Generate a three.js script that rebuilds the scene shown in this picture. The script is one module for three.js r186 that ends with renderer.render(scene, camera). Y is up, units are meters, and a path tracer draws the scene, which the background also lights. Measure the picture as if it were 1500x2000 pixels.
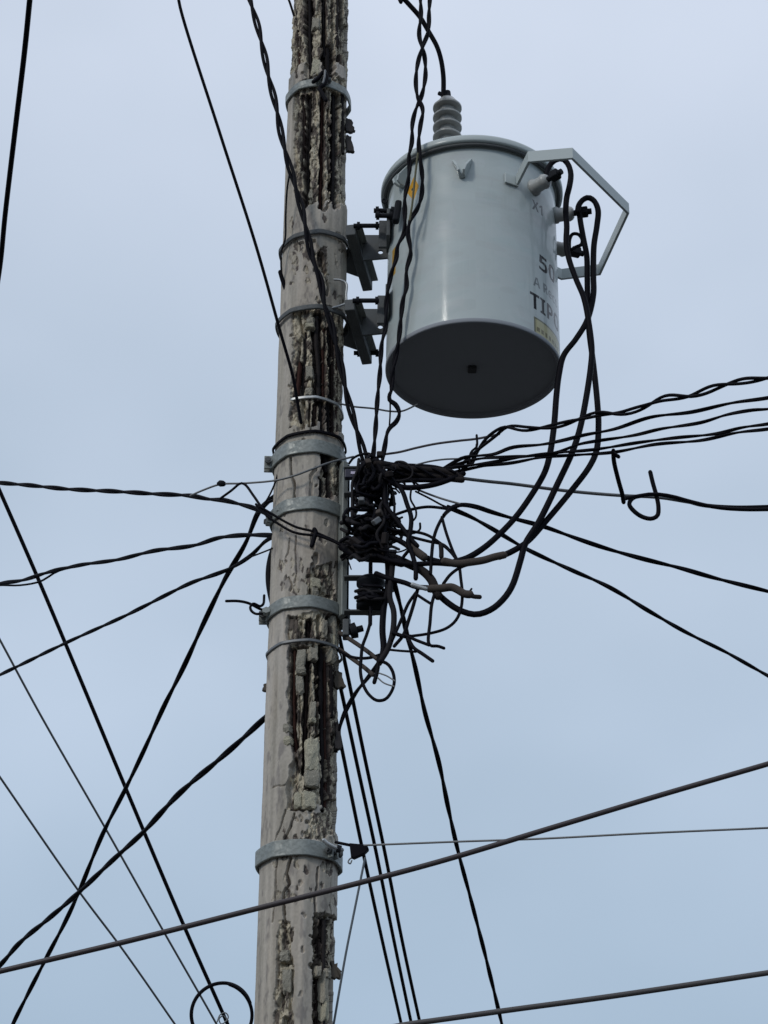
import * as THREE from 'three';
import { mergeGeometries, toCreasedNormals } from 'three/addons/utils/BufferGeometryUtils.js';
import { RoundedBoxGeometry } from 'three/addons/geometries/RoundedBoxGeometry.js';

// ---------------------------------------------------------------- camera, sky, sun, exposure
const F = 4200, PITCH = 29.9 * Math.PI / 180, EYE = 1.6;          // focal length for a picture 2000 units high
const scene = new THREE.Scene();
const camera = new THREE.PerspectiveCamera(2 * Math.atan(1000 / F) * 180 / Math.PI, 0.75, 0.05, 3000);
camera.position.set(0, EYE, 0);
camera.rotation.order = 'YXZ';
camera.rotation.x = PITCH;
scene.add(camera);

const renderer = new THREE.WebGLRenderer({ antialias: true });
renderer.setSize(768, 1024);
renderer.toneMapping = THREE.LinearToneMapping;
renderer.toneMappingExposure = 1.0;
renderer.shadowMap.enabled = true;

// seeded noise
function hash3(x, y, z) {
  let h = (x * 374761393 + y * 668265263 + z * 2147483647) | 0;
  h = Math.imul(h ^ (h >>> 13), 1274126177); h ^= h >>> 16;
  return ((h >>> 0) % 100003) / 100003;
}
function vnoise(x, y, z) {
  const xi = Math.floor(x), yi = Math.floor(y), zi = Math.floor(z);
  let fx = x - xi, fy = y - yi, fz = z - zi;
  fx = fx * fx * (3 - 2 * fx); fy = fy * fy * (3 - 2 * fy); fz = fz * fz * (3 - 2 * fz);
  const L = (a, b, t) => a + (b - a) * t;
  const c = (i, j, k) => hash3(xi + i, yi + j, zi + k);
  return L(L(L(c(0, 0, 0), c(1, 0, 0), fx), L(c(0, 1, 0), c(1, 1, 0), fx), fy),
    L(L(c(0, 0, 1), c(1, 0, 1), fx), L(c(0, 1, 1), c(1, 1, 1), fx), fy), fz);
}
function fbm(x, y, z, o = 4) {
  let s = 0, a = 0.5, t = 0;
  for (let i = 0; i < o; i++) { s += a * vnoise(x, y, z); t += a; a *= 0.5; x *= 2.03; y *= 2.03; z *= 2.03; }
  return s / t;
}
let seed = 20;
function rnd() { seed = (Math.imul(seed, 1664525) + 1013904223) >>> 0; return seed / 4294967296; }
const rr = (a, b) => a + (b - a) * rnd();
const sstep = (a, b, x) => { const t = Math.min(1, Math.max(0, (x - a) / (b - a))); return t * t * (3 - 2 * t); };
const mix = (a, b, t) => a + (b - a) * t;

// overcast sky: luminance rises towards the zenith, soft cloud mottling everywhere
const SUN_DIR = new THREE.Vector3(-Math.sin(0.675) * Math.cos(0.53), Math.sin(0.53), Math.cos(0.675) * Math.cos(0.53));
{
  const W = 1024, H = 512, d = new Float32Array(W * H * 4);
  for (let j = 0; j < H; j++) {
    const el = (j + 0.5) / H * Math.PI - Math.PI / 2;
    for (let i = 0; i < W; i++) {
      const az = (i + 0.5) / W * Math.PI * 2;
      const ce = Math.cos(el), se = Math.sin(el);
      const x = ce * Math.cos(az), z = ce * Math.sin(az);
      const s = Math.max(0, se);
      const n = fbm(x * 2.1 + 7, se * 3.4 + 3, z * 2.1 + 5, 5) - 0.5;
      const n2 = fbm(x * 5.3 + 17, se * 8 + 13, z * 5.3 + 1, 5) - 0.5;
      const t = sstep(0.22, 0.86, s + n * 0.34);
      const k = 1 + n * 0.30 + n2 * 0.20;
      const w = Math.min(1, Math.max(0, 0.5 + n2 * 1.3));
      const o = (j * W + i) * 4;
      d[o] = mix(0.388, 0.668, t) * k * (1 + 0.05 * w);
      d[o + 1] = mix(0.515, 0.748, t) * k * (1 + 0.01 * w);
      d[o + 2] = mix(0.660, 0.885, t) * k;
      d[o + 3] = 1;
    }
  }
  const sky = new THREE.DataTexture(d, W, H, THREE.RGBAFormat, THREE.FloatType);
  sky.mapping = THREE.EquirectangularReflectionMapping;
  sky.magFilter = THREE.LinearFilter; sky.minFilter = THREE.LinearFilter;
  sky.wrapS = THREE.RepeatWrapping;
  sky.colorSpace = THREE.LinearSRGBColorSpace;
  sky.needsUpdate = true;
  scene.background = sky; scene.environment = sky;
}
const sun = new THREE.DirectionalLight(new THREE.Color(1, 0.965, 0.9), 1.0);
sun.position.copy(SUN_DIR).multiplyScalar(40).add(new THREE.Vector3(0, 5, -6));
sun.target.position.set(0, 5, -6);
sun.castShadow = true;
sun.shadow.radius = 20;
Object.assign(sun.shadow.camera, { left: -8, right: 8, top: 8, bottom: -8, near: 1, far: 90 });
scene.add(sun, sun.target);

// ---------------------------------------------------------------- helpers
// a point seen at photo position (px, py) at horizontal distance D in front of the camera
const V3 = (x, y, z) => new THREE.Vector3(x, y, z);
function ray(px, py) {
  const v = (1000 - py) / F, h = Math.cos(PITCH) - Math.sin(PITCH) * v, up = Math.sin(PITCH) + Math.cos(PITCH) * v;
  return [(px - 750) / F / h, up / h, 1 / h];
}
function P(px, py, D) { const r = ray(px, py); return V3(r[0] * D, EYE + r[1] * D, -D); }
const MM = (px, py, D) => ray(px, py)[2] * D / F;                   // metres per photo pixel there
const levelD = (p, px, py) => (p.y - EYE) / ray(px, py)[1];         // distance at which (px, py) is as high as p

const used = {};
function numbered(n) { const k = used[n] = (used[n] ?? -1) + 1; return k ? n + '_' + String(k).padStart(3, '0') : n; }
function tag(o, label, category, group, kind) {
  o.userData.label = label; o.userData.category = category;
  if (group) o.userData.group = group;
  if (kind) o.userData.kind = kind;
  return o;
}
function shade(o) { o.traverse(m => { if (m.isMesh) { m.castShadow = true; m.receiveShadow = true; } }); return o; }
function mesh(name, geo, mat, parent) {
  const m = new THREE.Mesh(geo, mat); m.castShadow = m.receiveShadow = true;
  m.name = parent && parent !== scene ? name : numbered(name);
  (parent || scene).add(m);
  return m;
}
function thing(name, pos, label, category, group) {
  const g = new THREE.Group(); g.name = numbered(name); g.position.copy(pos); scene.add(g);
  return tag(g, label, category, group);
}

// ---------------------------------------------------------------- materials
const std = (r, g, b, rough, metal = 0, extra = {}) => new THREE.MeshStandardMaterial({ color: new THREE.Color().setRGB(r, g, b), roughness: rough, metalness: metal, ...extra });
const matt = (r, g, b, rough) => new THREE.MeshPhysicalMaterial({ color: new THREE.Color().setRGB(r, g, b), roughness: rough, specularIntensity: 0.16 });
function noiseTex(size, f, seedZ, lo, hi, tint = [1, 1, 1], repeat = 1) {
  const d = new Uint8Array(size * size * 4);
  for (let j = 0; j < size; j++) for (let i = 0; i < size; i++) {
    const a = i / size * Math.PI * 2, b = j / size * Math.PI * 2;
    const n = fbm(Math.cos(a) * f + 9, Math.sin(a) * f + Math.cos(b) * f + seedZ, Math.sin(b) * f + 4, 5);
    const v = mix(lo, hi, sstep(0.25, 0.75, n)) * 255;
    const o = (j * size + i) * 4;
    d[o] = v * tint[0]; d[o + 1] = v * tint[1]; d[o + 2] = v * tint[2]; d[o + 3] = 255;
  }
  const t = new THREE.DataTexture(d, size, size); t.wrapS = t.wrapT = THREE.RepeatWrapping;
  t.magFilter = THREE.LinearFilter; t.minFilter = THREE.LinearMipmapLinearFilter; t.generateMipmaps = true;
  t.repeat.set(repeat, repeat); t.needsUpdate = true;
  return t;
}
const roughTex = noiseTex(256, 3, 2, 0.55, 1.0);
const galvTex = noiseTex(256, 5, 8, 0.86, 1.0); galvTex.colorSpace = THREE.SRGBColorSpace;
const M = {
  cable: matt(0.0055, 0.005, 0.008, 0.6),
  cableWorn: matt(0.022, 0.02, 0.022, 0.65),
  greyWire: std(0.16, 0.165, 0.17, 0.5, 0.3),
  redWire: std(0.045, 0.034, 0.035, 0.42),
  tape: matt(0.075, 0.062, 0.055, 0.85),
  tapeDark: matt(0.026, 0.022, 0.022, 0.8),
  galv: std(0.27, 0.29, 0.275, 0.7, 0.1, { map: galvTex, roughnessMap: roughTex }),
  galvDark: std(0.105, 0.112, 0.115, 0.7, 0.1, { map: galvTex }),
  steelDark: matt(0.018, 0.019, 0.023, 0.65),
  porcelain: std(0.30, 0.30, 0.285, 0.3),
  porcelainPale: std(0.42, 0.425, 0.415, 0.3),
  spool: matt(0.012, 0.013, 0.016, 0.5),
  aluminium: std(0.42, 0.43, 0.43, 0.45, 0.5),
  yellow: std(0.55, 0.30, 0.03, 0.5),
  brown: std(0.28, 0.17, 0.06, 0.6),
  plug: std(0.03, 0.03, 0.032, 0.7),
  ground: std(0.06, 0.058, 0.054, 0.95, 0, { map: noiseTex(512, 6, 5, 0.75, 1, [1, 1, 1], 120) }),
};

// ---------------------------------------------------------------- ground
{
  const g = new THREE.PlaneGeometry(1200, 1200); g.rotateX(-Math.PI / 2);
  const m = mesh('ground', g, M.ground); m.userData.kind = 'structure';
}

// ---------------------------------------------------------------- the concrete pole
const DP = 5.8;
const PA = P(576, 2000, DP), PB = P(627, 0, DP);
const poleX = y => PA.x + (PB.x - PA.x) * (y - PA.y) / (PB.y - PA.y);
const poleR = y => mix(0.1105, 0.1045, (y - PA.y) / (PB.y - PA.y));
const OCT0 = 11 * Math.PI / 180;
function facet(th) {
  const q = Math.PI / 4; let a = (th - OCT0) % q; if (a < 0) a += q; a -= q / 2;
  return mix(1, Math.cos(Math.PI / 8) / Math.cos(a) * 1.045, 0.5);
}
const poleBase = (th, y) => poleR(y) * facet(th);
function polePt(th, y, off = 0) {
  const r = poleBase(th, y) + off;
  return V3(poleX(y) + r * Math.sin(th), y, -DP + r * Math.cos(th));
}
// where the sight line through (px, py) meets the pole: [angle, height]
function poleHit(px, py) {
  const [dx, dy] = ray(px, py);
  let D = DP - 0.1, y = EYE + dy * D, th = 0, over = false;
  for (let k = 0; k < 6; k++) {
    const cx = poleX(y), R = poleBase(th, y);
    const A = dx * dx + 1, B = -2 * (dx * cx + DP), C = cx * cx + DP * DP - R * R;
    const disc = B * B - 4 * A * C;
    D = disc > 0 ? (-B - Math.sqrt(disc)) / (2 * A) : -B / (2 * A);
    y = EYE + dy * D; th = Math.atan2(dx * D - cx, -D + DP);
    over = disc <= 0;
  }
  return [th, y, over];
}

function worley(x, y) {
  const xi = Math.floor(x), yi = Math.floor(y); let f1 = 9, f2 = 9, id = 0;
  for (let j = -1; j <= 1; j++) for (let i = -1; i <= 1; i++) {
    const dx = xi + i + hash3(xi + i, yi + j, 3) - x, dy = yi + j + hash3(xi + i, yi + j, 8) - y, d = dx * dx + dy * dy;
    if (d < f1) { f2 = f1; f1 = d; id = hash3(xi + i, yi + j, 5); } else if (d < f2) f2 = d;
  }
  return [Math.sqrt(f1), Math.sqrt(f2), id];
}
const Y0 = 3.12, Y1 = 7.4;
const thetas = [], ys = [];
{
  const lim = 112 * Math.PI / 180, n = 236, m = 30;
  for (let i = 0; i < n; i++) thetas.push(-lim + 2 * lim * i / n);
  for (let i = 0; i < m; i++) thetas.push(lim + (2 * Math.PI - 2 * lim) * i / m);
  for (let i = 0; i < 30; i++) ys.push(Y0 * i / 30);
  const rows = 1720;
  for (let i = 0; i < rows; i++) ys.push(Y0 + (Y1 - Y0) * i / rows);
  for (let i = 0; i <= 24; i++) ys.push(Y1 + (9.9 - Y1) * i / 24);
}
const NU = thetas.length, NV = ys.length;
const dep = new Float32Array(NU * NV), rustShadeF = new Float32Array(NU * NV), spallF = new Float32Array(NU * NV);
const rowAt = y => { let a = 0, b = NV - 1; while (b - a > 1) { const c = (a + b) >> 1; if (ys[c] < y) a = c; else b = c; } return a; };
const colLo = t => Math.max(0, Math.floor((t + 112 * Math.PI / 180) / (224 * Math.PI / 180) * 236));
const ARC = 0.107;
function stroke(pts, hwPx, depth, o = {}) {
  const hp = pts.map(p => poleHit(p[0], p[1]));
  const rag = o.rag ?? 0.5, rust = o.rust ?? 0;
  for (let k = 0; k + 1 < hp.length; k++) {
    const w0 = (pts[k][2] ?? hwPx) * 0.00168, w1 = (pts[k + 1][2] ?? hwPx) * 0.00168;
    const [t0, y0] = hp[k], [t1, y1] = hp[k + 1];
    const ax = t0 * ARC, bx = t1 * ARC, ex = bx - ax, ey = y1 - y0, L2 = ex * ex + ey * ey + 1e-12;
    const pad = Math.max(w0, w1) * 1.6 + 0.012;
    const j0 = rowAt(Math.min(y0, y1) - pad), j1 = Math.min(NV - 1, rowAt(Math.max(y0, y1) + pad) + 1);
    const i0 = colLo(Math.min(t0, t1) - pad / ARC), i1 = Math.min(235, colLo(Math.max(t0, t1) + pad / ARC) + 1);
    for (let j = j0; j <= j1; j++) for (let i = i0; i <= i1; i++) {
      const a = thetas[i] * ARC, y = ys[j];
      const wa = (fbm(a * 55 + 3, y * 32, 1.5, 3) - 0.5) * 0.016 * rag, wy = (fbm(a * 60, y * 45, 7.5, 2) - 0.5) * 0.02 * rag;
      const qx = a + wa - ax, qy = y + wy - y0;
      const t = Math.min(1, Math.max(0, (qx * ex + qy * ey) / L2));
      const dd = Math.hypot(qx - ex * t, qy - ey * t);
      const w = mix(w0, w1, t) * (1 + (vnoise(a * 90, y * 70, 4) - 0.5) * rag);
      const e = Math.min(0.0014, w * 0.5);
      const f = 1 - sstep(w - e, w + e, dd);
      const id = j * NU + i;
      if (f > 0) {
        dep[id] = Math.max(dep[id], f * depth * (depth > 0.015 ? 1.35 : 1.25));
      }
      if (rust) rustShadeF[id] = Math.max(rustShadeF[id], rust * (1 - sstep(w * 0.9, w + 0.0035, dd)));  // mask for rust and painted shade, full inside each bar bed
    }
  }
}
function spall(poly, depth, o = {}) {
  const hp = poly.map(p => { const h = poleHit(p[0], p[1]); return [(h[2] ? Math.sign(h[0]) * 1.93 : h[0]) * ARC, h[1]]; });
  const j0 = rowAt(Math.min(...hp.map(p => p[1])) - 0.02), j1 = Math.min(NV - 1, rowAt(Math.max(...hp.map(p => p[1])) + 0.02) + 1);
  for (let j = j0; j <= j1; j++) for (let i = 0; i < 236; i++) {
    const a0 = thetas[i] * ARC, yy = ys[j];
    const a = a0 + (fbm(a0 * 45, yy * 30, 11.5, 3) - 0.5) * 0.03, y = yy + (fbm(a0 * 40, yy * 30, 21.5, 3) - 0.5) * 0.04;
    let inside = false;
    for (let p = 0, q = hp.length - 1; p < hp.length; q = p++) {
      const [xi, yi] = hp[p], [xj, yj] = hp[q];
      if ((yi > y) !== (yj > y) && a < (xj - xi) * (y - yi) / (yj - yi) + xi) inside = !inside;
    }
    if (!inside) continue;
    const id = j * NU + i;
    const d = depth * (0.55 + 0.9 * fbm(a0 * 70, yy * 45, 31.5, 4));
    dep[id] = Math.max(dep[id], d); spallF[id] = Math.max(spallF[id], o.f ?? 1);
  }
}
// spalled fields of lost cover
spall([[560, -60], [690, -60], [690, 150], [560, 160]], 0.008);
spall([[575, 168], [690, 168], [688, 400], [590, 405], [573, 345]], 0.008);
spall([[664, 300], [700, 295], [695, 375], [664, 375]], 0.022);
spall([[570, 612], [690, 612], [690, 840], [562, 840], [572, 720]], 0.009);
spall([[648, 690], [690, 690], [690, 840], [648, 840]], 0.018);
spall([[628, 890], [690, 890], [690, 972], [624, 972]], 0.008);
spall([[560, 1205], [690, 1205], [690, 1262], [560, 1258]], 0.006);
spall([[563, 1262], [690, 1262], [685, 1420], [668, 1580], [562, 1580], [572, 1470], [562, 1420]], 0.009);
spall([[650, 1300], [690, 1300], [690, 1420], [650, 1420]], 0.014);
spall([[605, 1590], [650, 1590], [655, 1640], [590, 1640]], 0.003);
spall([[613, 1788], [700, 1788], [700, 2080], [610, 2080]], 0.009);
spall([[652, 1905], [700, 1900], [700, 2080], [650, 2080]], 0.022);
spall([[545, 1800], [572, 1800], [572, 2060], [532, 2060], [540, 1880]], 0.005);
spall([[608, 490], [640, 480], [640, 535], [612, 530]], 0.006);
spall([[598, 1110], [650, 1100], [655, 1175], [600, 1165]], 0.005);
for (const [y0, y1] of [[-40, 150], [195, 395], [690, 850], [1290, 1600], [1800, 2040]]) {
  let y = y0;
  while (y < y1) { const h = rr(14, 60), cx = mix(627, 576, y / 2000), rx = mix(57, 79, y / 2000); const e = cx + rx * rr(0.66, 0.9); spall([[e, y], [e + 60, y - 6], [e + 60, y + h + 8], [e + rr(-6, 6), y + h]], rr(0.006, 0.026)); y += h + rr(0, 14); }
}
// beds of the lost reinforcing bars: [points, half width, depth, bar?]
const G = [
  [[[599, -70], [599, 0], [600, 60, 8], [603, 112, 5], [606, 150, 3]], 9, 0.028, 599],
  [[[633, -70], [633.5, 0], [634, 60], [636, 100]], 4.5, 0.024, 633],
  [[[643, 92], [643, 146]], 13, 0.026, 640],
  [[[652, -70], [652, 0], [651, 150]], 3.5, 0.022],
  [[[668, -70], [668, 0], [667, 60], [665, 122, 4]], 6, 0.025, 667],
  [[[601, 185], [602, 250], [598, 290], [598, 330], [597, 370], [594, 406, 4]], 5.5, 0.027, 598],
  [[[631, 175], [630, 300], [627, 405]], 4.2, 0.026, 629],
  [[[658, 185], [658, 300], [656, 395]], 10, 0.026, 658],
  [[[583, 72, 2], [583, 104, 6]], 4, 0.014], [[[580, 116, 5], [579, 140, 3]], 4, 0.014], [[[597, 125, 3], [598, 146, 5]], 4, 0.014],
  [[[583, 205, 5], [590, 232, 6], [588, 265, 3]], 5, 0.012],
  [[[626, 494], [632, 528]], 6, 0.02], [[[612, 470], [618, 486]], 5, 0.01], [[[634, 532, 2], [642, 562, 2], [638, 574, 3]], 2, 0.01],
  [[[582, 614], [586, 640], [589, 652], [581, 664], [580, 702], [576, 710]], 2.8, 0.018],
  [[[594, 650], [595, 680], [591, 708], [589, 740], [588, 768]], 3.2, 0.022, 593],
  [[[583, 708], [580, 745, 7], [576, 768, 6]], 5, 0.016, 582],
  [[[621, 616], [618, 650], [624, 690], [626, 775]], 10, 0.026, 628],
  [[[647, 640], [651, 700], [652, 780], [650, 845]], 6, 0.024, 650],
  [[[664, 660], [668, 720], [668, 840]], 4, 0.022, 666],
  [[[591, 782], [590, 835]], 4, 0.018], [[[616, 790], [614, 828]], 4, 0.022, 616], [[[630, 782], [630, 838]], 4.5, 0.024, 630],
  [[[583, 810, 5], [585, 838, 3]], 4, 0.012],
  [[[567, 893], [569, 928], [574, 942], [575, 978]], 2.4, 0.012],
  [[[640, 888], [641, 916]], 11, 0.022, 638], [[[646, 914], [646, 968]], 5.5, 0.024, 646], [[[629, 938], [628, 972]], 4, 0.02, 629], [[[662, 900], [662, 970]], 4, 0.02, 662],
  [[[618, 915], [608, 928], [608, 970]], 2.5, 0.008],
  [[[613, 1045, 4], [611, 1068, 4]], 4, 0.012], [[[619, 1082], [618, 1096]], 4, 0.012],
  [[[602, 1126], [640, 1125]], 2.8, 0.012], [[[627, 1120], [626, 1160]], 3.2, 0.014], [[[607, 1142], [607, 1162]], 3.4, 0.013], [[[632, 1160], [648, 1166]], 3.5, 0.012], [[[612, 1104], [612, 1118]], 4, 0.01],
  [[[561, 1207], [562, 1224], [559, 1235], [564, 1250]], 2, 0.009], [[[562, 1206], [590, 1206], [600, 1210]], 1.8, 0.008], [[[585, 1215], [582, 1245]], 1.8, 0.008],
  [[[603, 1212], [603, 1246]], 5.2, 0.024, 603], [[[624, 1203], [624, 1252]], 4, 0.022], [[[645, 1208], [645, 1254]], 4.2, 0.022, 645], [[[665, 1200], [664, 1260]], 3.5, 0.02],
  [[[570, 1266], [598, 1264], [612, 1262]], 3.5, 0.018],
  [[[571, 1268], [571, 1300], [570, 1360], [571, 1420, 6], [572, 1440], [577, 1460]], 4.6, 0.024, 571],
  [[[602, 1268], [600, 1340], [598, 1420], [596, 1510, 4]], 5.4, 0.028, 599],
  [[[620, 1292], [620, 1360], [622, 1440], [623, 1530, 2.5]], 3.4, 0.024],
  [[[634, 1268], [634, 1340], [636, 1420, 8], [637, 1500, 5], [637, 1576, 5]], 10, 0.026, 635],
  [[[655, 1320], [657, 1400], [657, 1470]], 4.4, 0.022, 656],
  [[[578, 1478, 3], [575, 1500, 8], [571, 1530, 7], [566, 1575, 4]], 6, 0.018],
  [[[596, 1545, 4], [590, 1565, 3]], 3, 0.012], [[[570, 1582], [600, 1580], [617, 1578]], 2.2, 0.014], [[[630, 1582, 4], [640, 1580, 3]], 4, 0.012],
  [[[558, 1583], [548, 1612], [538, 1640]], 1.6, 0.006], [[[575, 1590], [567, 1615], [556, 1640]], 2, 0.007],
  [[[540, 1675], [538, 1712], [536, 1760], [532, 1800]], 1.7, 0.006],
  [[[567, 1675], [560, 1704], [565, 1728], [554, 1744], [554, 1768], [557, 1800]], 2.3, 0.011], [[[557, 1800], [556, 1806], [555, 1840, 4], [551, 1856], [543, 1874, 3]], 2.6, 0.013],
  [[[552, 1812, 3], [568, 1838, 4], [556, 1842, 3]], 4, 0.012], [[[549, 1881], [568, 1880]], 4.5, 0.014], [[[550, 1899], [569, 1897], [569, 1930], [566, 1970]], 2.6, 0.013], [[[541, 1876], [540, 1930]], 1.8, 0.009],
  [[[550, 1942], [547, 1962]], 5, 0.016], [[[556, 1990, 4], [556, 2060, 5]], 5, 0.016],
  [[[621, 1696], [619, 1728], [615, 1750], [616, 1786]], 2, 0.011], [[[644, 1768], [648, 1786]], 1.6, 0.007], [[[616, 1786], [628, 1792], [655, 1792]], 2.8, 0.014],
  [[[617, 1786], [617, 1850], [615, 1920], [615, 2080]], 3.4, 0.022], [[[630, 1796], [629, 1880], [628, 2080]], 4, 0.025, 630],
  [[[647, 1796], [648, 1860], [648, 1905]], 5.5, 0.025, 646], [[[649, 1905], [649, 2080]], 4.5, 0.018],
  [[[606, 1828], [615, 1832]], 2.4, 0.01], [[[610, 1888], [617, 1890]], 3.5, 0.012],
  [[[577, 60], [577, 110], [579, 152]], 3, 0.02, 577], [[[588, 185], [590, 250], [587, 330]], 3.4, 0.02, 588], [[[643, 210], [643, 300], [645, 385]], 2.6, 0.016], [[[674, 190], [674, 290]], 4, 0.022, 674],
  [[[610, 655], [612, 705], [611, 770]], 2, 0.012], [[[636, 640], [637, 770]], 3, 0.022, 636], [[[657, 650], [659, 760], [659, 845]], 3.4, 0.022, 658], [[[645, 786], [643, 840]], 4, 0.022, 644], [[[604, 786], [603, 832]], 2.4, 0.014],
  [[[588, 1216], [588, 1250]], 2.6, 0.014], [[[645, 1290], [646, 1400], [648, 1500], [648, 1570]], 4.2, 0.024, 646], [[[665, 1270], [664, 1340], [660, 1440]], 3.6, 0.022, 664], [[[609, 1300], [607, 1440]], 2, 0.012], [[[586, 1330], [583, 1450]], 1.8, 0.01],
  [[[622, 1800], [622, 1900], [621, 2050]], 2, 0.016], [[[639, 1796], [639, 1900], [639, 2050]], 3, 0.02, 639], [[[656, 1800], [657, 1890]], 3, 0.02],
  [[[610, 226], [616, 214]], 2, 0.007], [[[600, 290], [616, 277]], 2, 0.007], [[[585, 294], [598, 287]], 2, 0.007], [[[576, 331], [590, 327]], 2.5, 0.009],
  [[[607, 30], [622, 24]], 2.4, 0.009], [[[608, 60], [626, 53]], 2.4, 0.009], [[[598, 396], [628, 390]], 1.8, 0.007], [[[638, 400], [650, 390], [666, 394]], 2.2, 0.009], [[[627, 405], [632, 412], [640, 404]], 2.6, 0.012],
  [[[592, 652], [606, 660], [614, 652]], 2.6, 0.01], [[[594, 707], [618, 712]], 1.6, 0.007], [[[592, 742], [612, 738]], 2.2, 0.009], [[[594, 753], [611, 754]], 2.2, 0.009],
  [[[577, 1318], [594, 1312]], 2, 0.008], [[[578, 1352], [592, 1352]], 2, 0.007], [[[578, 1417], [592, 1416]], 1.2, 0.005], [[[600, 1413], [618, 1412]], 2, 0.009], [[[600, 1447], [618, 1447]], 2, 0.01],
  [[[598, 1505], [622, 1507]], 2, 0.012], [[[598, 1533], [622, 1536]], 3, 0.014], [[[642, 1526], [660, 1526]], 1.4, 0.007],
  [[[533, 1538], [558, 1533]], 1.2, 0.003], [[[566, 1050], [562, 1080], [557, 1090]], 1.6, 0.005], [[[579, 1048], [577, 1075], [579, 1120], [574, 1137]], 1.5, 0.005], [[[563, 1128], [570, 1142], [566, 1154]], 1.8, 0.006],
  [[[587, 476], [588, 477]], 4.5, 0.008], [[[559, 1096], [559, 1098]], 3, 0.007],
];
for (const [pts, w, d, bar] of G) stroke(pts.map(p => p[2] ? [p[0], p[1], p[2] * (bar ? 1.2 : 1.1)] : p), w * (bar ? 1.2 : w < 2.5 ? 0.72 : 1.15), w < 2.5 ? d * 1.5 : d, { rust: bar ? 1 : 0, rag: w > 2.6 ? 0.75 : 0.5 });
for (const [x0, x1, y0, y1] of [[563, 668, 408, 610], [545, 668, 1000, 1165], [530, 650, 1590, 1780]]) for (let k = 0; k < 26; k++) { const x = rr(x0, x1), y = rr(y0, y1), w = rr(4, 14), h = rr(6, 34); spall([[x, y], [x + w * 0.6, y + h * 0.2], [x + w, y + h * 0.7], [x + w * 0.4, y + h], [x - w * 0.3, y + h * 0.6]], rr(0.001, 0.003), { f: rr(0.25, 0.6) }); }
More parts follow.
